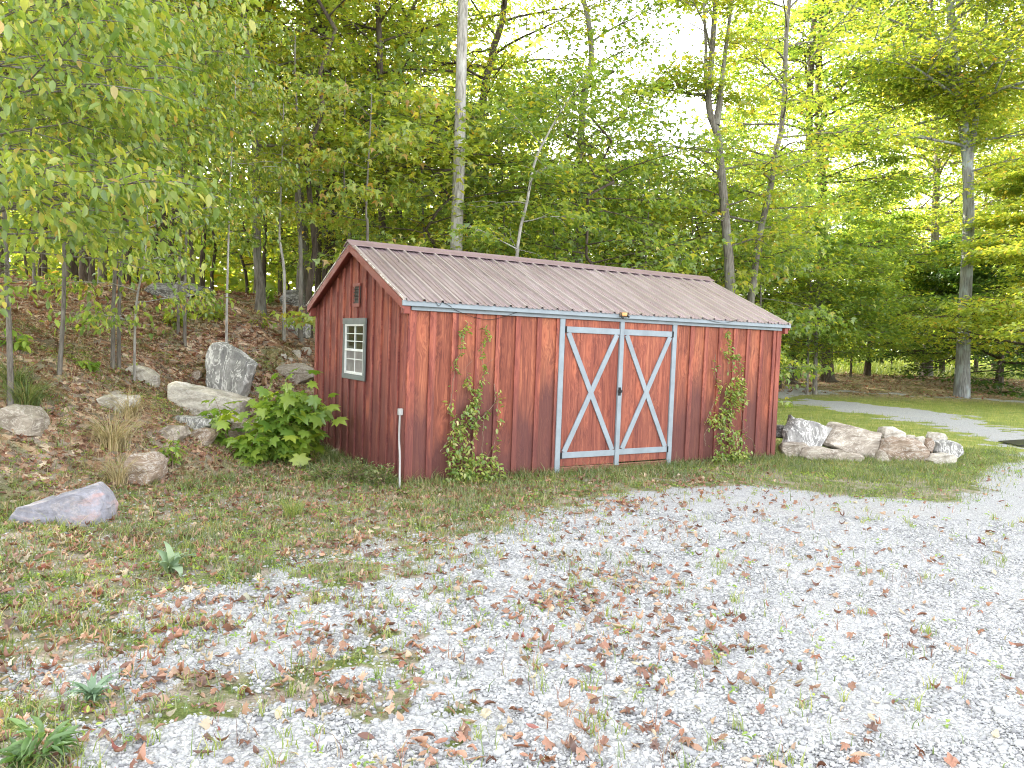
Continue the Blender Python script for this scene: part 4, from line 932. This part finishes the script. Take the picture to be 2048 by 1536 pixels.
# --- general forest: prototypes copied
def proto_tree(seed, h, bl, t0, leaf, nb=36, lsize=.17, bark=M_BARK_D, r=.13, **kw):
    rng = RS_(seed); p = np.array([(rng.randn()*.03*i, rng.randn()*.03*i, h*i/14) for i in range(15)])
    return tree_geo(rng, p, radii(15, r, .03, 1.4), nb=nb, t0=t0, blen=bl, nsub=6, nspray=3, nleaf=14, srad=.6, lsize=lsize, **kw), bark, leaf
protos = [proto_tree(101, 17, 3.4, .28, M_LEAF_Y), proto_tree(102, 15, 3.2, .22, M_LEAF), proto_tree(103, 19, 3.6, .35, M_LEAF_Y, bark=M_BARK),
          proto_tree(104, 6.5, 2.4, .12, M_LEAF, nb=28, lsize=.15, r=.05, elev=.25), proto_tree(105, 5.5, 2.2, .15, M_LEAF_Y, nb=26, lsize=.15, r=.04, elev=.2)]
rng_ = RS_(106); pp_ = np.array([(rng_.randn()*.03*i, rng_.randn()*.03*i, 11*i/14) for i in range(15)])
protos.append((tree_geo(rng_, pp_, radii(15, .055, .02, 1.3), nb=16, t0=.45, blen=1.7, nsub=5, nspray=3, nleaf=12, srad=.5, lsize=.15), M_BARK_D, M_LEAF_Y))
proto_obj = {}
rf = random.Random(77)
def place(k, x, y, s, group, label, nm, cat='tree'):
    z = float(height(x, y))-.05
    if k not in proto_obj:
        geo, bark, leaf = protos[k]; r = mk_tree(nm, label, (x, y, z), geo, bark, leaf, group, cat); proto_obj[k] = r
    else:
        r = copy_tree(proto_obj[k]); r.location = (x, y, z); tag(r, label, cat, group)
    r.name = nm
    r.rotation_euler = (0, 0, rf.uniform(0, 6.28)); r.scale = (s, s, s*rf.uniform(.92, 1.1))
    return r
FG = 'tall forest trees standing back on the wooded hill'; FL = 'tall green forest tree among many similar ones on the wooded hill behind the shed'
UG = 'low bushy young trees under the forest'; UL = 'low leafy young tree under the tall forest trees'
taken = []
def ok(x, y, dmin):
    if any((x-a)**2+(y-b)**2 < dmin**2 for a, b in taken): return False
    taken.append((x, y)); return True
def px_of(x, y): return 1024+FPX*x/y
n = 0
for it in range(900):
    y = rf.uniform(19, 50); x = rf.uniform(-34, 2)
    px = px_of(x, y)
    if px > 930 or px < -900: continue
    if px > 640 and y < 22: continue
    if not ok(x, y, 3.4): continue
    place(rf.choice((0, 1, 2)), x, y, rf.uniform(.85, 1.1), FG, FL, 'forest_tree'); n += 1
    if n >= 28: break
taken2 = taken; taken = []
m_ = 0
for it in range(900):
    y = rf.uniform(16.5, 34); x = rf.uniform(-20, 6); px = px_of(x, y)
    if px > 1500 or px < -150 or (px < 680 and y < 25): continue
    if not ok(x, y, 1.9): continue
    place(rf.choice((3, 4)), x, y, rf.uniform(.75, 1.1), UG, UL, 'understory_tree'); m_ += 1
    if m_ >= 24: break
taken = []; m_ = 0
for it in range(900):
    y = rf.uniform(15.5, 28); px = rf.uniform(-30, 640); x = (px-1024)/FPX*y
    if not ok(x, y, .9): continue
    place(5, x, y, rf.uniform(.7, 1.15), 'thin dark young stems standing among the hill trees', 'thin dark stem, one of many, in the hill forest shade left of the shed', 'thin_tree'); m_ += 1
    if m_ >= 24: break
# shade trees further left along the bank (they stand just outside the picture)
for x, y in ((-9.5, 9.5), (-11.5, 12.5), (-10, 6.2), (-14, 9), (-13, 15.5), (-16.5, 12), (-17, 17), (-19, 7.5), (-13, 4.5), (-21, 13), (-22, 18)):
    place(rf.choice((0, 1)), x, y, rf.uniform(.8, .95), FG, FL, 'forest_tree')
# right-hand woods: beyond the shed and across the meadow
RG = 'trees at the edge of the far woods on the right'; RL = 'leafy tree in the far woods on the right, beyond the meadow'
for px, y, s, k in ((1690, 62, 1., 2), (1760, 66, .95, 0), (1830, 60, 1.0, 0), (1905, 64, 1.05, 2), (1985, 56, 1.05, 0), (2060, 60, 1.1, 2), (2130, 52, 1, 0), (1620, 58, .85, 1), (1950, 48, .9, 1), (2090, 44, .95, 0), (2180, 40, 1, 2), (1560, 52, .7, 1), (1480, 48, .6, 1), (1400, 46, .52, 0), (1330, 44, .46, 1), (1260, 42, .42, 0), (1190, 40, .45, 1), (1120, 38, .55, 0), (2240, 34, 1, 0), (2150, 31, .85, 1)):
    x = (px-1024)/FPX*y; place(k, x, y, s, RG, RL, 'woodland_tree')
for px, y, s, k in ((1440, 27, .9, 3), (1500, 28, 1., 4), (1560, 31, 1.1, 3), (1700, 38, 1., 3), (1350, 26, .9, 4), (1240, 25, .85, 3), (1180, 24, .8, 4), (1600, 36, 1.1, 4), (1780, 56, 1.3, 4), (1850, 58, 1.3, 4), (1700, 55, 1.2, 3), (1950, 60, 1.4, 4), (2040, 54, 1.3, 4)):
    x = (px-1024)/FPX*y; place(k, x, y, s, 'low bushy trees at the wood edge behind and right of the shed', 'low bushy tree, one of many at the wood edge behind and right of the shed', 'understory_tree')
# far wood reading as one mass
rng = RS_(500); n = 30000
aa = rng.uniform(-1.0, 1.15, n); dd = rng.uniform(62, 95, n); xx = dd*aa*.95; yy = dd
pp = 1024+FPX*aa*.95
top = np.where(pp < 1080, 26, np.where(pp < 1690, 7.0, 17)); cl_ = rng.rand(n)**.8
zz = height(xx, yy)+cl_*top*(.65+.5*vnoise(xx, yy*0, .22))
P = np.stack([xx, yy, zz], -1)+rng.randn(n, 3)*.3
n2 = 16000; x2 = rng.uniform(-60, 3, n2); y2 = rng.uniform(40, 60, n2); c2_ = rng.rand(n2)
P = np.vstack([P, np.stack([x2, y2, height(x2, y2)+c2_*7], -1)])
V, F = leaves(P, .85, L_MAP, rng, -.2, .5, .6)
o = mesh_np('distant_woodland', V, F, M_LEAF_Y); tag(o, 'mass of far green woodland behind the nearer trees', 'woodland', kind='stuff')

# ------------------------------------------------------------------ shrubs, vines, clumps
def shrub(name, label, cx, by, w_px, h_px, n, size, leaf, tm, seed, cat='shrub', dep=None, pitch=-.5, dome=1.0, hf=None):
    g, d = ground(cx, by); 
    if dep: g = at(cx, by, dep); g[2] = height(g[0], g[1]); d = dep
    W = w_px/FPX*d/2; H = h_px/FPX*d; rng = RS_(seed)
    r = empty(name, (g[0], g[1], g[2]-.02)); tag(r, label, cat)
    ns = max(4, n//30); tubes = []; pts = []
    for s in range(ns):
        a = rng.rand()*6.28; rr_ = rng.rand()**.5; e = np.array([math.cos(a)*W*rr_, math.sin(a)*W*.7*rr_, H*(1.02-.5*rr_**2)*(.55+.45*rng.rand())])
        m = np.array([e[0]*.35, e[1]*.35, e[2]*.6]); q = smooth_path([(rng.randn()*.03, rng.randn()*.03, 0), m, e], 8)
        tubes.append(tube(q, np.linspace(.008, .002, 8), 5))
        for i in range(int(n/ns)):
            t = rng.uniform(.25, 1); k = int(t*7); p = q[k]+rng.randn(3)*np.array([.10, .10, .07])*max(W, H)*1.0
            p[2] = max(p[2], .03); pts.append(p)
    tv, tf = join(tubes); mesh_np('stem', tv, tf, M_TWIG, r, True)
    pts = np.array(pts); hd = np.arctan2(pts[:, 1]-.0, pts[:, 0])+rng.randn(len(pts))*.9
    V, F = leaves(pts, size, tm, rng, pitch, .35, .4, hd); mesh_np('foliage', V, F, leaf, r); return r
# maple-leaved shrub at the gable
shrub('maple_shrub', 'bright green shrub with large maple shaped leaves against the gable wall', 578, 922, 215, 208, 520, .18, M_SHRUB, L_BIG, 61)
shrub('maple_shrub', 'low spreading bright maple leaved seedling growth left of the big shrub', 495, 930, 170, 85, 130, .15, M_SHRUB, L_BIG, 62)
shrub('maple_shrub', 'few leaved maple seedling in front of the cream slab', 450, 890, 90, 130, 46, .15, M_SHRUB, L_BIG, 63)
shrub('low_shrub', 'yellow green round leaved bush on the mound below the thin stems', 350, 655, 85, 62, 150, .11, M_LEAF_Y, L_OVAL, 64)
shrub('low_shrub', 'yellow green bush on the mound, just right of the round leaved one', 430, 640, 90, 50, 150, .11, M_LEAF_Y, L_OVAL, 65)
shrub('low_shrub', 'pale green bush at the foot of the bent grey trunk', 535, 606, 75, 48, 160, .10, M_SHRUB, L_OVAL, 66)
shrub('low_shrub', 'small yellow leaved seedling on the bank left of the gable', 520, 655, 48, 40, 50, .09, M_LEAF_Y, L_OVAL, 67)
shrub('low_shrub', 'wispy green weed growing in front of the dry grass tuft rocks', 345, 935, 70, 80, 120, .06, M_SHRUB, L_OVAL, 68)
shrub('low_shrub', 'low green seedling patch by the foot of the wavy sapling', 175, 740, 90, 45, 90, .09, M_SHRUB, L_OVAL, 69)
shrub('low_shrub', 'green leafy plant low on the bank at far left', 30, 700, 90, 60, 90, .10, M_SHRUB, L_OVAL, 70)
shrub('weed_clump', 'wiry green weeds at the gable wall, right next to the conduit', 765, 975, 90, 62, 420, .035, M_GRASS, L_OVAL, 71, 'weed', pitch=.2)
shrub('weed_clump', 'wiry dark green weeds at the middle of the gable wall foot', 700, 965, 95, 62, 420, .035, M_GRASS, L_OVAL, 72, 'weed', pitch=.2)
shrub('weed_clump', 'bushy grey green weed clump below the maple leaved shrub', 645, 965, 80, 50, 300, .04, M_GRASS, L_OVAL, 73, 'weed', pitch=.2)
shrub('leafy_weed', 'bright green leafy weed with long leaves in the bottom left corner', 75, 1530, 120, 90, 110, .085, M_THIS2, L_LANCE, 74, 'weed', pitch=.2)

def vine(label, strands, blobs, seed, base_px, sc0, off):
    rng = RS_(seed); bx, bz = onfront(*base_px, .05)
    r = empty('climbing_vine', L2W(bx, -.08, -.04), YAW); tag(r, label, 'vine', 'vines climbing the front wall')
    tr = lambda p: (off[0]+p[0]/sc0, off[1]+p[1]/sc0)
    tubes = []; pts = []
    for st, den in strands:
        Q = []
        for p in st:
            x, z = onfront(*tr(p), .045); Q.append((x-bx, -.045+.08-rng.rand()*.015, z+.04))
        q = smooth_path(Q, len(Q)*8); q[:, 0] += rng.randn(len(q))*.006; q[:, 1] += rng.randn(len(q))*.004
        tubes.append(tube(q, .0042, 5)); L = np.linalg.norm(np.diff(q, axis=0), axis=1).sum()
        for i in range(int(L*den*1.25)):
            k = rng.randint(len(q)); pts.append(q[k]+rng.randn(3)*np.array([.02, .012, .015])+np.array([0, -.012, 0]))
    for poly, cnt, bulge in blobs:
        cnt = int(cnt*1.35)
        pl = [tr(p) for p in poly]; xs = [p[0] for p in pl]; ys = [p[1] for p in pl]; c = 0
        while c < cnt:
            a, b = rng.uniform(min(xs), max(xs)), rng.uniform(min(ys), max(ys))
            if not inside(np.array([a]), np.array([b]), pl)[0]: continue
            dd = rng.rand()*bulge; x, z = onfront(a, b, .04+dd); pts.append(np.array([x-bx, .08-.05-dd, max(z+.04, .01)])); c += 1
    for i in range(16):     # bare runners
        p = pts[rng.randint(len(pts))]; q = p+np.array([rng.randn()*.12, -.03, rng.rand()*.25-.05]); m = (p+q)/2+rng.randn(3)*.03; tubes.append(tube(smooth_path([p, m, q], 8), .002, 4))
    pts = np.array(pts); pts[:, 1] = np.minimum(pts[:, 1], .06)
    tv, tf = join(tubes); mesh_np('stem', tv, tf, M_TWIG, r, True)
    hd = -1.57+rng.randn(len(pts))*1.0
    V, F = leaves(pts, .056, L_OVAL, rng, -.35, .5, .5, hd); mesh_np('foliage', V, F, M_VINE, r)
vine('loose climbing vine with several thin strands, near the left shed corner', [
  ([(440,1440),(460,1150),(500,980),(445,940),(465,830),(495,640),(500,550),(540,480),(550,390),(545,340),(580,290),(600,245)], 34),
  ([(560,1450),(540,1100),(560,950),(620,880),(680,760),(715,640),(705,540),(700,430),(750,380),(730,300)], 44),
  ([(600,1450),(640,1150),(660,960),(670,800),(600,740),(590,660)], 50),
  ([(770,1450),(790,1230),(830,1050),(825,880),(835,780)], 36), ([(700,1400),(720,1000),(760,940)], 22),
  ([(380,1240),(440,1160),(560,1060),(700,980),(800,860),(800,720)], 2)],
  [([(400,1500),(430,1200),(480,1000),(560,980),(600,1150),(640,1250),(620,1500)], 260, .12), ([(430,1490),(560,1320),(700,1250),(800,1280),(880,1400),(860,1500)], 260, .28), ([(560,950),(600,850),(680,800),(690,900),(640,1120),(600,1130)], 70, .06)], 81, (945, 965), 3.84, (780, 580))
vine('dense climbing vine in one thick column, right of the doors', [
  ([(480,1330),(520,1150),(440,1000),(500,830),(560,650),(520,420),(490,300),(480,180)], 55),
  ([(600,780),(610,600),(590,440),(530,380)], 55), ([(290,980),(380,770),(420,650),(380,560),(390,380)], 30), ([(440,330),(480,400),(500,560)], 40),
  ([(720,1190),(700,1110),(640,1050),(600,850)], 2), ([(300,1160),(290,1060),(330,1000)], 8)],
  [([(300,960),(450,800),(480,600),(620,560),(650,790),(560,880),(520,1000),(380,1010)], 330, .1), ([(390,1050),(560,1000),(640,1060),(650,1330),(380,1330)], 260, .22), ([(360,1230),(690,1190),(660,1370),(500,1400),(360,1320)], 170, .3)], 82, (1462, 925), 4.267, (1340, 620))

def blades(P, L_, rng, wdt, lean=.5, hd=None, seg=3, arch=1.0, broad=False):
    """grass blades as bent strips of quads"""
    n = len(P); h = rng.rand(n)*6.283 if hd is None else hd
    ln = np.abs(rng.randn(n))*lean*.5+lean*.5; L_ = np.broadcast_to(L_, (n,))*(.55+.9*rng.rand(n)); wdt = np.broadcast_to(wdt, (n,))
    out = []; dirx = np.cos(h); diry = np.sin(h); sx = -diry; sy = dirx; tw = rng.randn(n)*.8
    sx, sy = -np.sin(h+tw), np.cos(h+tw)
    for i in range(seg+1):
        t = i/seg; bend = ln*(t**(1.4))*arch
        r_ = L_*np.sin(np.minimum(bend, 2.2))*t; z = L_*t*np.cos(np.minimum(bend*.8, 1.9))
        ww = wdt*(math.sin(math.pi*min(1, .06+.94*t)**.8)*.5+.02) if broad else wdt*(1-t**1.6)*.5+.0004
        c = P+np.stack([dirx*r_, diry*r_, z], -1); s_ = np.stack([sx*ww, sy*ww, 0*ww], -1)
        out += [c-s_, c+s_]
    V = np.stack(out, 1); k = 2*(seg+1)
    f = np.array([(2*i, 2*i+1, 2*i+3, 2*i+2) for i in range(seg)])
    F = f[None]+np.arange(n)[:, None, None]*k
    return V.reshape(-1, 3), F.reshape(-1, 4)
def tussock(label, cx, by, rpx, lpx, n, mat, seed, lean=1.3):
    g, d = ground(cx, by); rng = RS_(seed); rr_ = rpx/FPX*d
    P = rng.randn(n, 3)*np.array([rr_*.4, rr_*.4, 0]); hd = np.arctan2(P[:, 1], P[:, 0])+rng.randn(n)*.5
    P[:, 2] = 0
    V, F = blades(P, lpx/FPX*d, rng, .006, lean, hd, 5); o = mesh_np('grass_tussock', V, F, mat); o.location = g-np.array([0, 0, .03]); tag(o, label, 'grass tuft')
tussock('large drooping tuft of dry straw coloured grass below the flat pale stone', 225, 895, 26, 95, 330, M_DRYG, 91, 1.7)
tussock('upper straw coloured grass tuft hanging over the stones', 258, 835, 20, 75, 200, M_DRYG, 92, 1.7)
tussock('straw grass tuft in front of the brown blocky boulder', 235, 965, 20, 80, 130, M_DRYG, 93, 1.6)
tussock('green arching grass tuft on the bank at far left, lower one', 50, 812, 28, 75, 380, M_GRASS, 94, 1.5)
tussock('green arching grass tuft on the bank at far left, upper one', 30, 770, 24, 60, 260, M_GRASS, 95, 1.3)
tussock('yellowish upright grass clump in the weeds left of the shed corner', 585, 1035, 18, 42, 160, M_LAWN, 96, .6)
# mullein and rosette
def rosette(name, label, cx, by, n, size, mat, seed, pitch, wid=1.):
    g, d = ground(cx, by); rng = RS_(seed); hd = np.arange(n)*2.4+rng.randn(n)*.25
    P = rng.randn(n, 3)*np.array([.008, .008, 0]); lean = np.linspace(pitch[0], pitch[1], n); out = []
    for i in range(n): out.append(blades(P[i:i+1], size*(1-.3*i/n), rng, size*wid, lean[i], hd[i:i+1], 7, 1, True))
    V, F = join(out); V[:, 2] += rng.randn(len(V))*.0015; o = mesh_np(name, V, F, mat, smooth=True); o.location = g+np.array([0, 0, .012]); tag(o, label, 'plant')
rosette('mullein_plant', 'pale sage green mullein with broad soft leaves among weeds in the gravel edge', 340, 1150, 13, .2, M_SAGE, 97, (2.0, 1.1), .42)
rosette('weed_rosette', 'flat blue green leafy rosette lying on the gravel at lower left', 185, 1412, 40, .12, M_THIS, 98, (1.7, 1.0), .2)

# ------------------------------------------------------------------ ground cover (uncountable)
rng = RS_(900)
SHP = [(AX, AY), (AX+SL*cy_, AY+SL*sy_), (AX+SL*cy_-SW*sy_, AY+SL*sy_+SW*cy_), (AX-SW*sy_, AY+SW*cy_)]
def scatter(n, x0, x1, y0, y1, dens, zoff=0):
    x = rng.uniform(x0, x1, n); y = rng.uniform(y0, y1, n); d = dens(x, y)
    px, py = proj(np.stack([x, y, height(x, y)], -1))
    k = (rng.rand(n) < d) & (px > -120) & (px < 2170) & (py < 1640) & (y > .5) & ~(sdist(x, y, SHP) > 0)
    x, y = x[k], y[k]; return np.stack([x, y, height(x, y)+zoff], -1)
def d_grass(x, y):
    g = 1-gravel_f(x, y); h = hill_f(x, y); c = sstep(.45, .62, fnoise(x+3, y+8, 1.5)); c2 = sstep(.52, .7, fnoise(x+13, y, 4.))
    near = np.exp(-np.maximum(-sdist(x, y, SHP), 0)/.35)
    lawn = sstep(3, 5, x)*sstep(9.5, 11, y)
    base = g*(1-h)*np.maximum(.16+.62*c*(.5+.5*c2), lawn*.75)+h*(.07+.36*c*c2)+near*.9*(1-h)
    return np.clip(np.maximum(base, .12*c2*c2*sstep(4.5, -2, x)+.006), 0, 1)
P1 = scatter(480000, -7, 9, 2.2, 14, d_grass)
nearw = np.exp(-np.maximum(-sdist(P1[:, 0], P1[:, 1], SHP), 0)/.3)
V1, F1 = blades(P1, .05+.07*nearw+.05*(rng.rand(len(P1)) > .93)+.04*sstep(.5, .7, fnoise(P1[:, 0], P1[:, 1]+90, 3.5)), rng, .006, .8, None, 2)
mesh_np('grass', V1, F1, M_GRASS); tag(bpy.data.objects['grass'], 'short mixed grass and weeds around the shed and the gravel edge', 'grass', kind='stuff')
P2 = scatter(150000, 3, 34, 10, 44, lambda x, y: (1-gravel_f(x, y))*np.clip(1.1-(y-10)/60, .3, 1)*(1-.75*sstep(28, 31, y)*sstep(44, 40, y)))
V2, F2 = blades(P2, .075, rng, .008, .6, None, 1)
o = mesh_np('lawn_grass', V2, F2, M_LAWN); tag(o, 'green and yellow lawn grass right of the shed beside the tracks', 'grass', kind='stuff')
P2 = scatter(60000, 8, 70, 43, 85, lambda x, y: np.full(x.shape, .8))
V2, F2 = blades(P2, .5, rng, .03, .5, None, 1)
o = mesh_np('meadow_grass', V2, F2, M_LAWN); tag(o, 'tall sunlit meadow grass behind the trees on the right', 'grass', kind='stuff')
PD = scatter(42000, -9, 3, 4.5, 18, lambda x, y: (hill_f(x, y)*.9+(1-hill_f(x, y))*(1-gravel_f(x, y))*.15)*sstep(.42, .62, fnoise(x+9, y+60, 1.8)))
VD, FD = blades(PD, .13, rng, .004, 1.3, None, 3)
o = mesh_np('dry_grass', VD, FD, M_DRYG); tag(o, 'thin straw coloured dead grass lying over the bank', 'dry grass', kind='stuff')
PS = scatter(3600, -5, 6, 2.0, 9, lambda x, y: np.clip(sstep(3.5, -1.5, x)*.55+.06, 0, 1)*sstep(.4, .6, fnoise(x+70, y+5, 2.3)))
PS = np.repeat(PS, 9, 0)+rng.randn(len(PS)*9, 3)*np.array([.018, .018, 0])
VS, FS = blades(PS, .075, rng, .0055, .75, None, 2)
o = mesh_np('weed_sprigs', VS, FS, M_LAWN); tag(o, 'small green sprigs of grass coming up through the gravel', 'grass', kind='stuff')
PT = scatter(2600, -5, 6, 2.0, 9, lambda x, y: np.clip(sstep(4.5, -1.5, x)*.5+.12, 0, 1)*sstep(.4, .6, fnoise(x+30, y+55, 1.9)))
PT = np.repeat(PT, 3, 0)+rng.randn(len(PT)*3, 3)*np.array([.012, .012, 0])
VS, FS = blades(PT, .10, rng, .0035, .9, None, 3)
o = mesh_np('dry_stems', VS, FS, M_LITTER); tag(o, 'thin reddish brown dead stems standing in the gravel', 'dry stems', kind='stuff')
# low broad-leaved weeds
P3 = scatter(60000, -7, 9, 2.1, 14, lambda x, y: np.clip(d_grass(x, y)*.8*sstep(.4, .65, fnoise(x+20, y, 2.2))+.25*hill_f(x, y)*sstep(.5, .6, fnoise(x, y+20, 1.7))+.012, 0, 1))
K = 7; Pk = np.repeat(P3, K, 0)+rng.randn(len(P3)*K, 3)*np.array([.022, .022, .006])+np.array([0, 0, .014])
V3, F3 = leaves(Pk, .026, L_OVAL, rng, .15, .4, .4); o = mesh_np('low_weeds', V3, F3, M_SHRUB); tag(o, 'patches of small green broad leaved weeds in grass and gravel', 'weeds', kind='stuff')
# dead leaves
def curled(P, size, rng):
    n = len(P); u = np.linspace(0, 1, 5); w_ = np.array([.03, .17, .22, .15, .01]); T = []
    curl = rng.uniform(.15, 1.7, n)*np.where(rng.rand(n) < .25, -1, 1); cup = rng.uniform(-.2, 1.2, n); s, t, nn = orient(rng.rand(n)*6.283, rng.randn(n)*.12, rng.randn(n)*.45)
    size = size*(.55+.9*rng.rand(n)); wf = rng.uniform(.55, 1.25, n); V = []
    for i in range(5):
        for sd_ in (-1, 0, 1):
            a = (u[i]-.5)*curl*1.6; zz = (1-np.cos(a))*.9*np.sign(curl)+abs(sd_)*w_[i]*cup*.8+rng.randn(n)*.02
            V.append(P+size[:, None]*(s*(sd_*w_[i]*wf*(1-.25*cup))[:, None]+t*(np.sin(a+1e-3)/(curl*1.6+1e-3))[:, None]+nn*zz[:, None]))
    V = np.stack(V, 1); f = []
    for i in range(4):
        for j in range(2): f.append((i*3+j, i*3+j+1, i*3+j+4, i*3+j+3))
    f = np.array(f); return V.reshape(-1, 3), (f[None]+np.arange(n)[:, None, None]*15).reshape(-1, 4)
def mixed_leaves(P, size, rng):
    k = rng.rand(len(P)) < .62
    a = curled(P[k], size, rng); v, f = leaves(P[~k]+np.array([0, 0, .006]), size*.95, L_BIG, rng, .05, .22, .35)
    f = np.concatenate([f, f[:, 2:3]], 1); return a, (v, f)
def d_leaf(x, y):
    g = gravel_f(x, y); h = hill_f(x, y); c = sstep(.5, .68, fnoise(x+50, y+3, 1.1)); c2 = sstep(.45, .75, fnoise(x+7, y+77, 3.1))
    lf = sstep(3.2, -1.2, x-(y-4)*.18)
    return np.clip(h*.8+(1-h)*(.03+lf*(.12+.38*(1-g)+.6*c*(.45+c2))+.16*c2*sstep(4.6, 1, x)), 0, 1)
P4 = scatter(80000, -9, 8, 1.9, 15, d_leaf, .012)
rk_ = rng.rand(len(P4)) < .72
V4, F4 = curled(P4[rk_], .062, rng); o = mesh_np('fallen_leaves', V4, F4, M_LITTER, smooth=True); tag(o, 'scattered brown and red dead leaves on gravel, grass and bank', 'fallen leaves', kind='stuff')
P4b = P4[~rk_]
V4b, F4b = leaves(P4b+np.array([0, 0, .01]), .046, L_BIG, rng, .05, .25, .5)
V4b[:, 2] += .012*np.sin(V4b[:, 0]*90+V4b[:, 1]*70)
o = mesh_np('fallen_leaves', V4b, F4b, M_LITTER); tag(o, 'scattered brown lobed dead leaves lying flat among the curled ones', 'fallen leaves', kind='stuff')
P4 = scatter(9000, -14, 6, 12, 24, lambda x, y: hill_f(x, y)*.9, .015)
P5 = scatter(4000, 8, 32, 29, 43, lambda x, y: np.full(x.shape, .7), .02)
V4, F4 = curled(np.vstack([P4, P5]), .15, rng); o = mesh_np('forest_litter', V4, F4, M_LITTER, smooth=True); tag(o, 'brown leaf litter under the forest trees', 'leaf litter', kind='stuff')
# gravel stones
def gm():
    m, nt = newmat('gravel_stone'); g = N(nt, 'ShaderNodeNewGeometry')
    c = ramp(nt, g.outputs['Random Per Island'], [(0, (.19, .19, .2)), (.2, (.31, .315, .325)), (.65, (.40, .405, .415)), (1, (.52, .52, .515))])
    c = mix(nt, .3, c, ramp(nt, noise(nt, coords(nt), 60, 4), [(.35, (.5, .5, .5)), (.6, (1.1, 1.1, 1.1))]), 'MULTIPLY')
    finish(nt, c, .9, None, spec=.2); return m
ph = (1+5**.5)/2
ICO = np.array([(-1,ph,0),(1,ph,0),(-1,-ph,0),(1,-ph,0),(0,-1,ph),(0,1,ph),(0,-1,-ph),(0,1,-ph),(ph,0,-1),(ph,0,1),(-ph,0,-1),(-ph,0,1)])/1.9
ICF = np.array([(0,11,5),(0,5,1),(0,1,7),(0,7,10),(0,10,11),(1,5,9),(5,11,4),(11,10,2),(10,7,6),(7,1,8),(3,9,4),(3,4,2),(3,2,6),(3,6,8),(3,8,9),(4,9,5),(2,4,11),(6,2,10),(8,6,7),(9,8,1)])
P6 = np.vstack([scatter(170000, -3.4, 4.4, 1.95, 5.0, lambda x, y: gravel_f(x, y)*.85+.09), scatter(100000, -4.5, 6, 5.0, 8, lambda x, y: (gravel_f(x, y)*.85+.10)*np.clip(1.5-(y-5)/3, .2, 1))])
n = len(P6); print('stones', n)
sz = np.exp(rng.randn(n)*.42)*.0068; ax = rng.uniform(.6, 1.35, (n, 3))*sz[:, None]
s, t, nn = orient(rng.rand(n)*6.283, rng.randn(n)*.3, rng.randn(n)*.3)
J = ICO[None]*(1+rng.randn(n, 12, 1)*.13)*ax[:, None, :]*np.array([1, 1.2, .6])
V6 = P6[:, None, :]+np.array([0, 0, .001])+J[..., 0:1]*s[:, None]+J[..., 1:2]*t[:, None]+J[..., 2:3]*nn[:, None]
F6 = (ICF[None]+np.arange(n)[:, None, None]*12).reshape(-1, 3)
o = mesh_np('gravel', V6.reshape(-1, 3), F6, gm()); tag(o, 'loose white and grey crushed gravel stones in the foreground', 'gravel', kind='stuff')
print('polys', sum(len(o.data.polygons) for o in COL.objects if o.type == 'MESH'), 'objects', len(COL.objects))
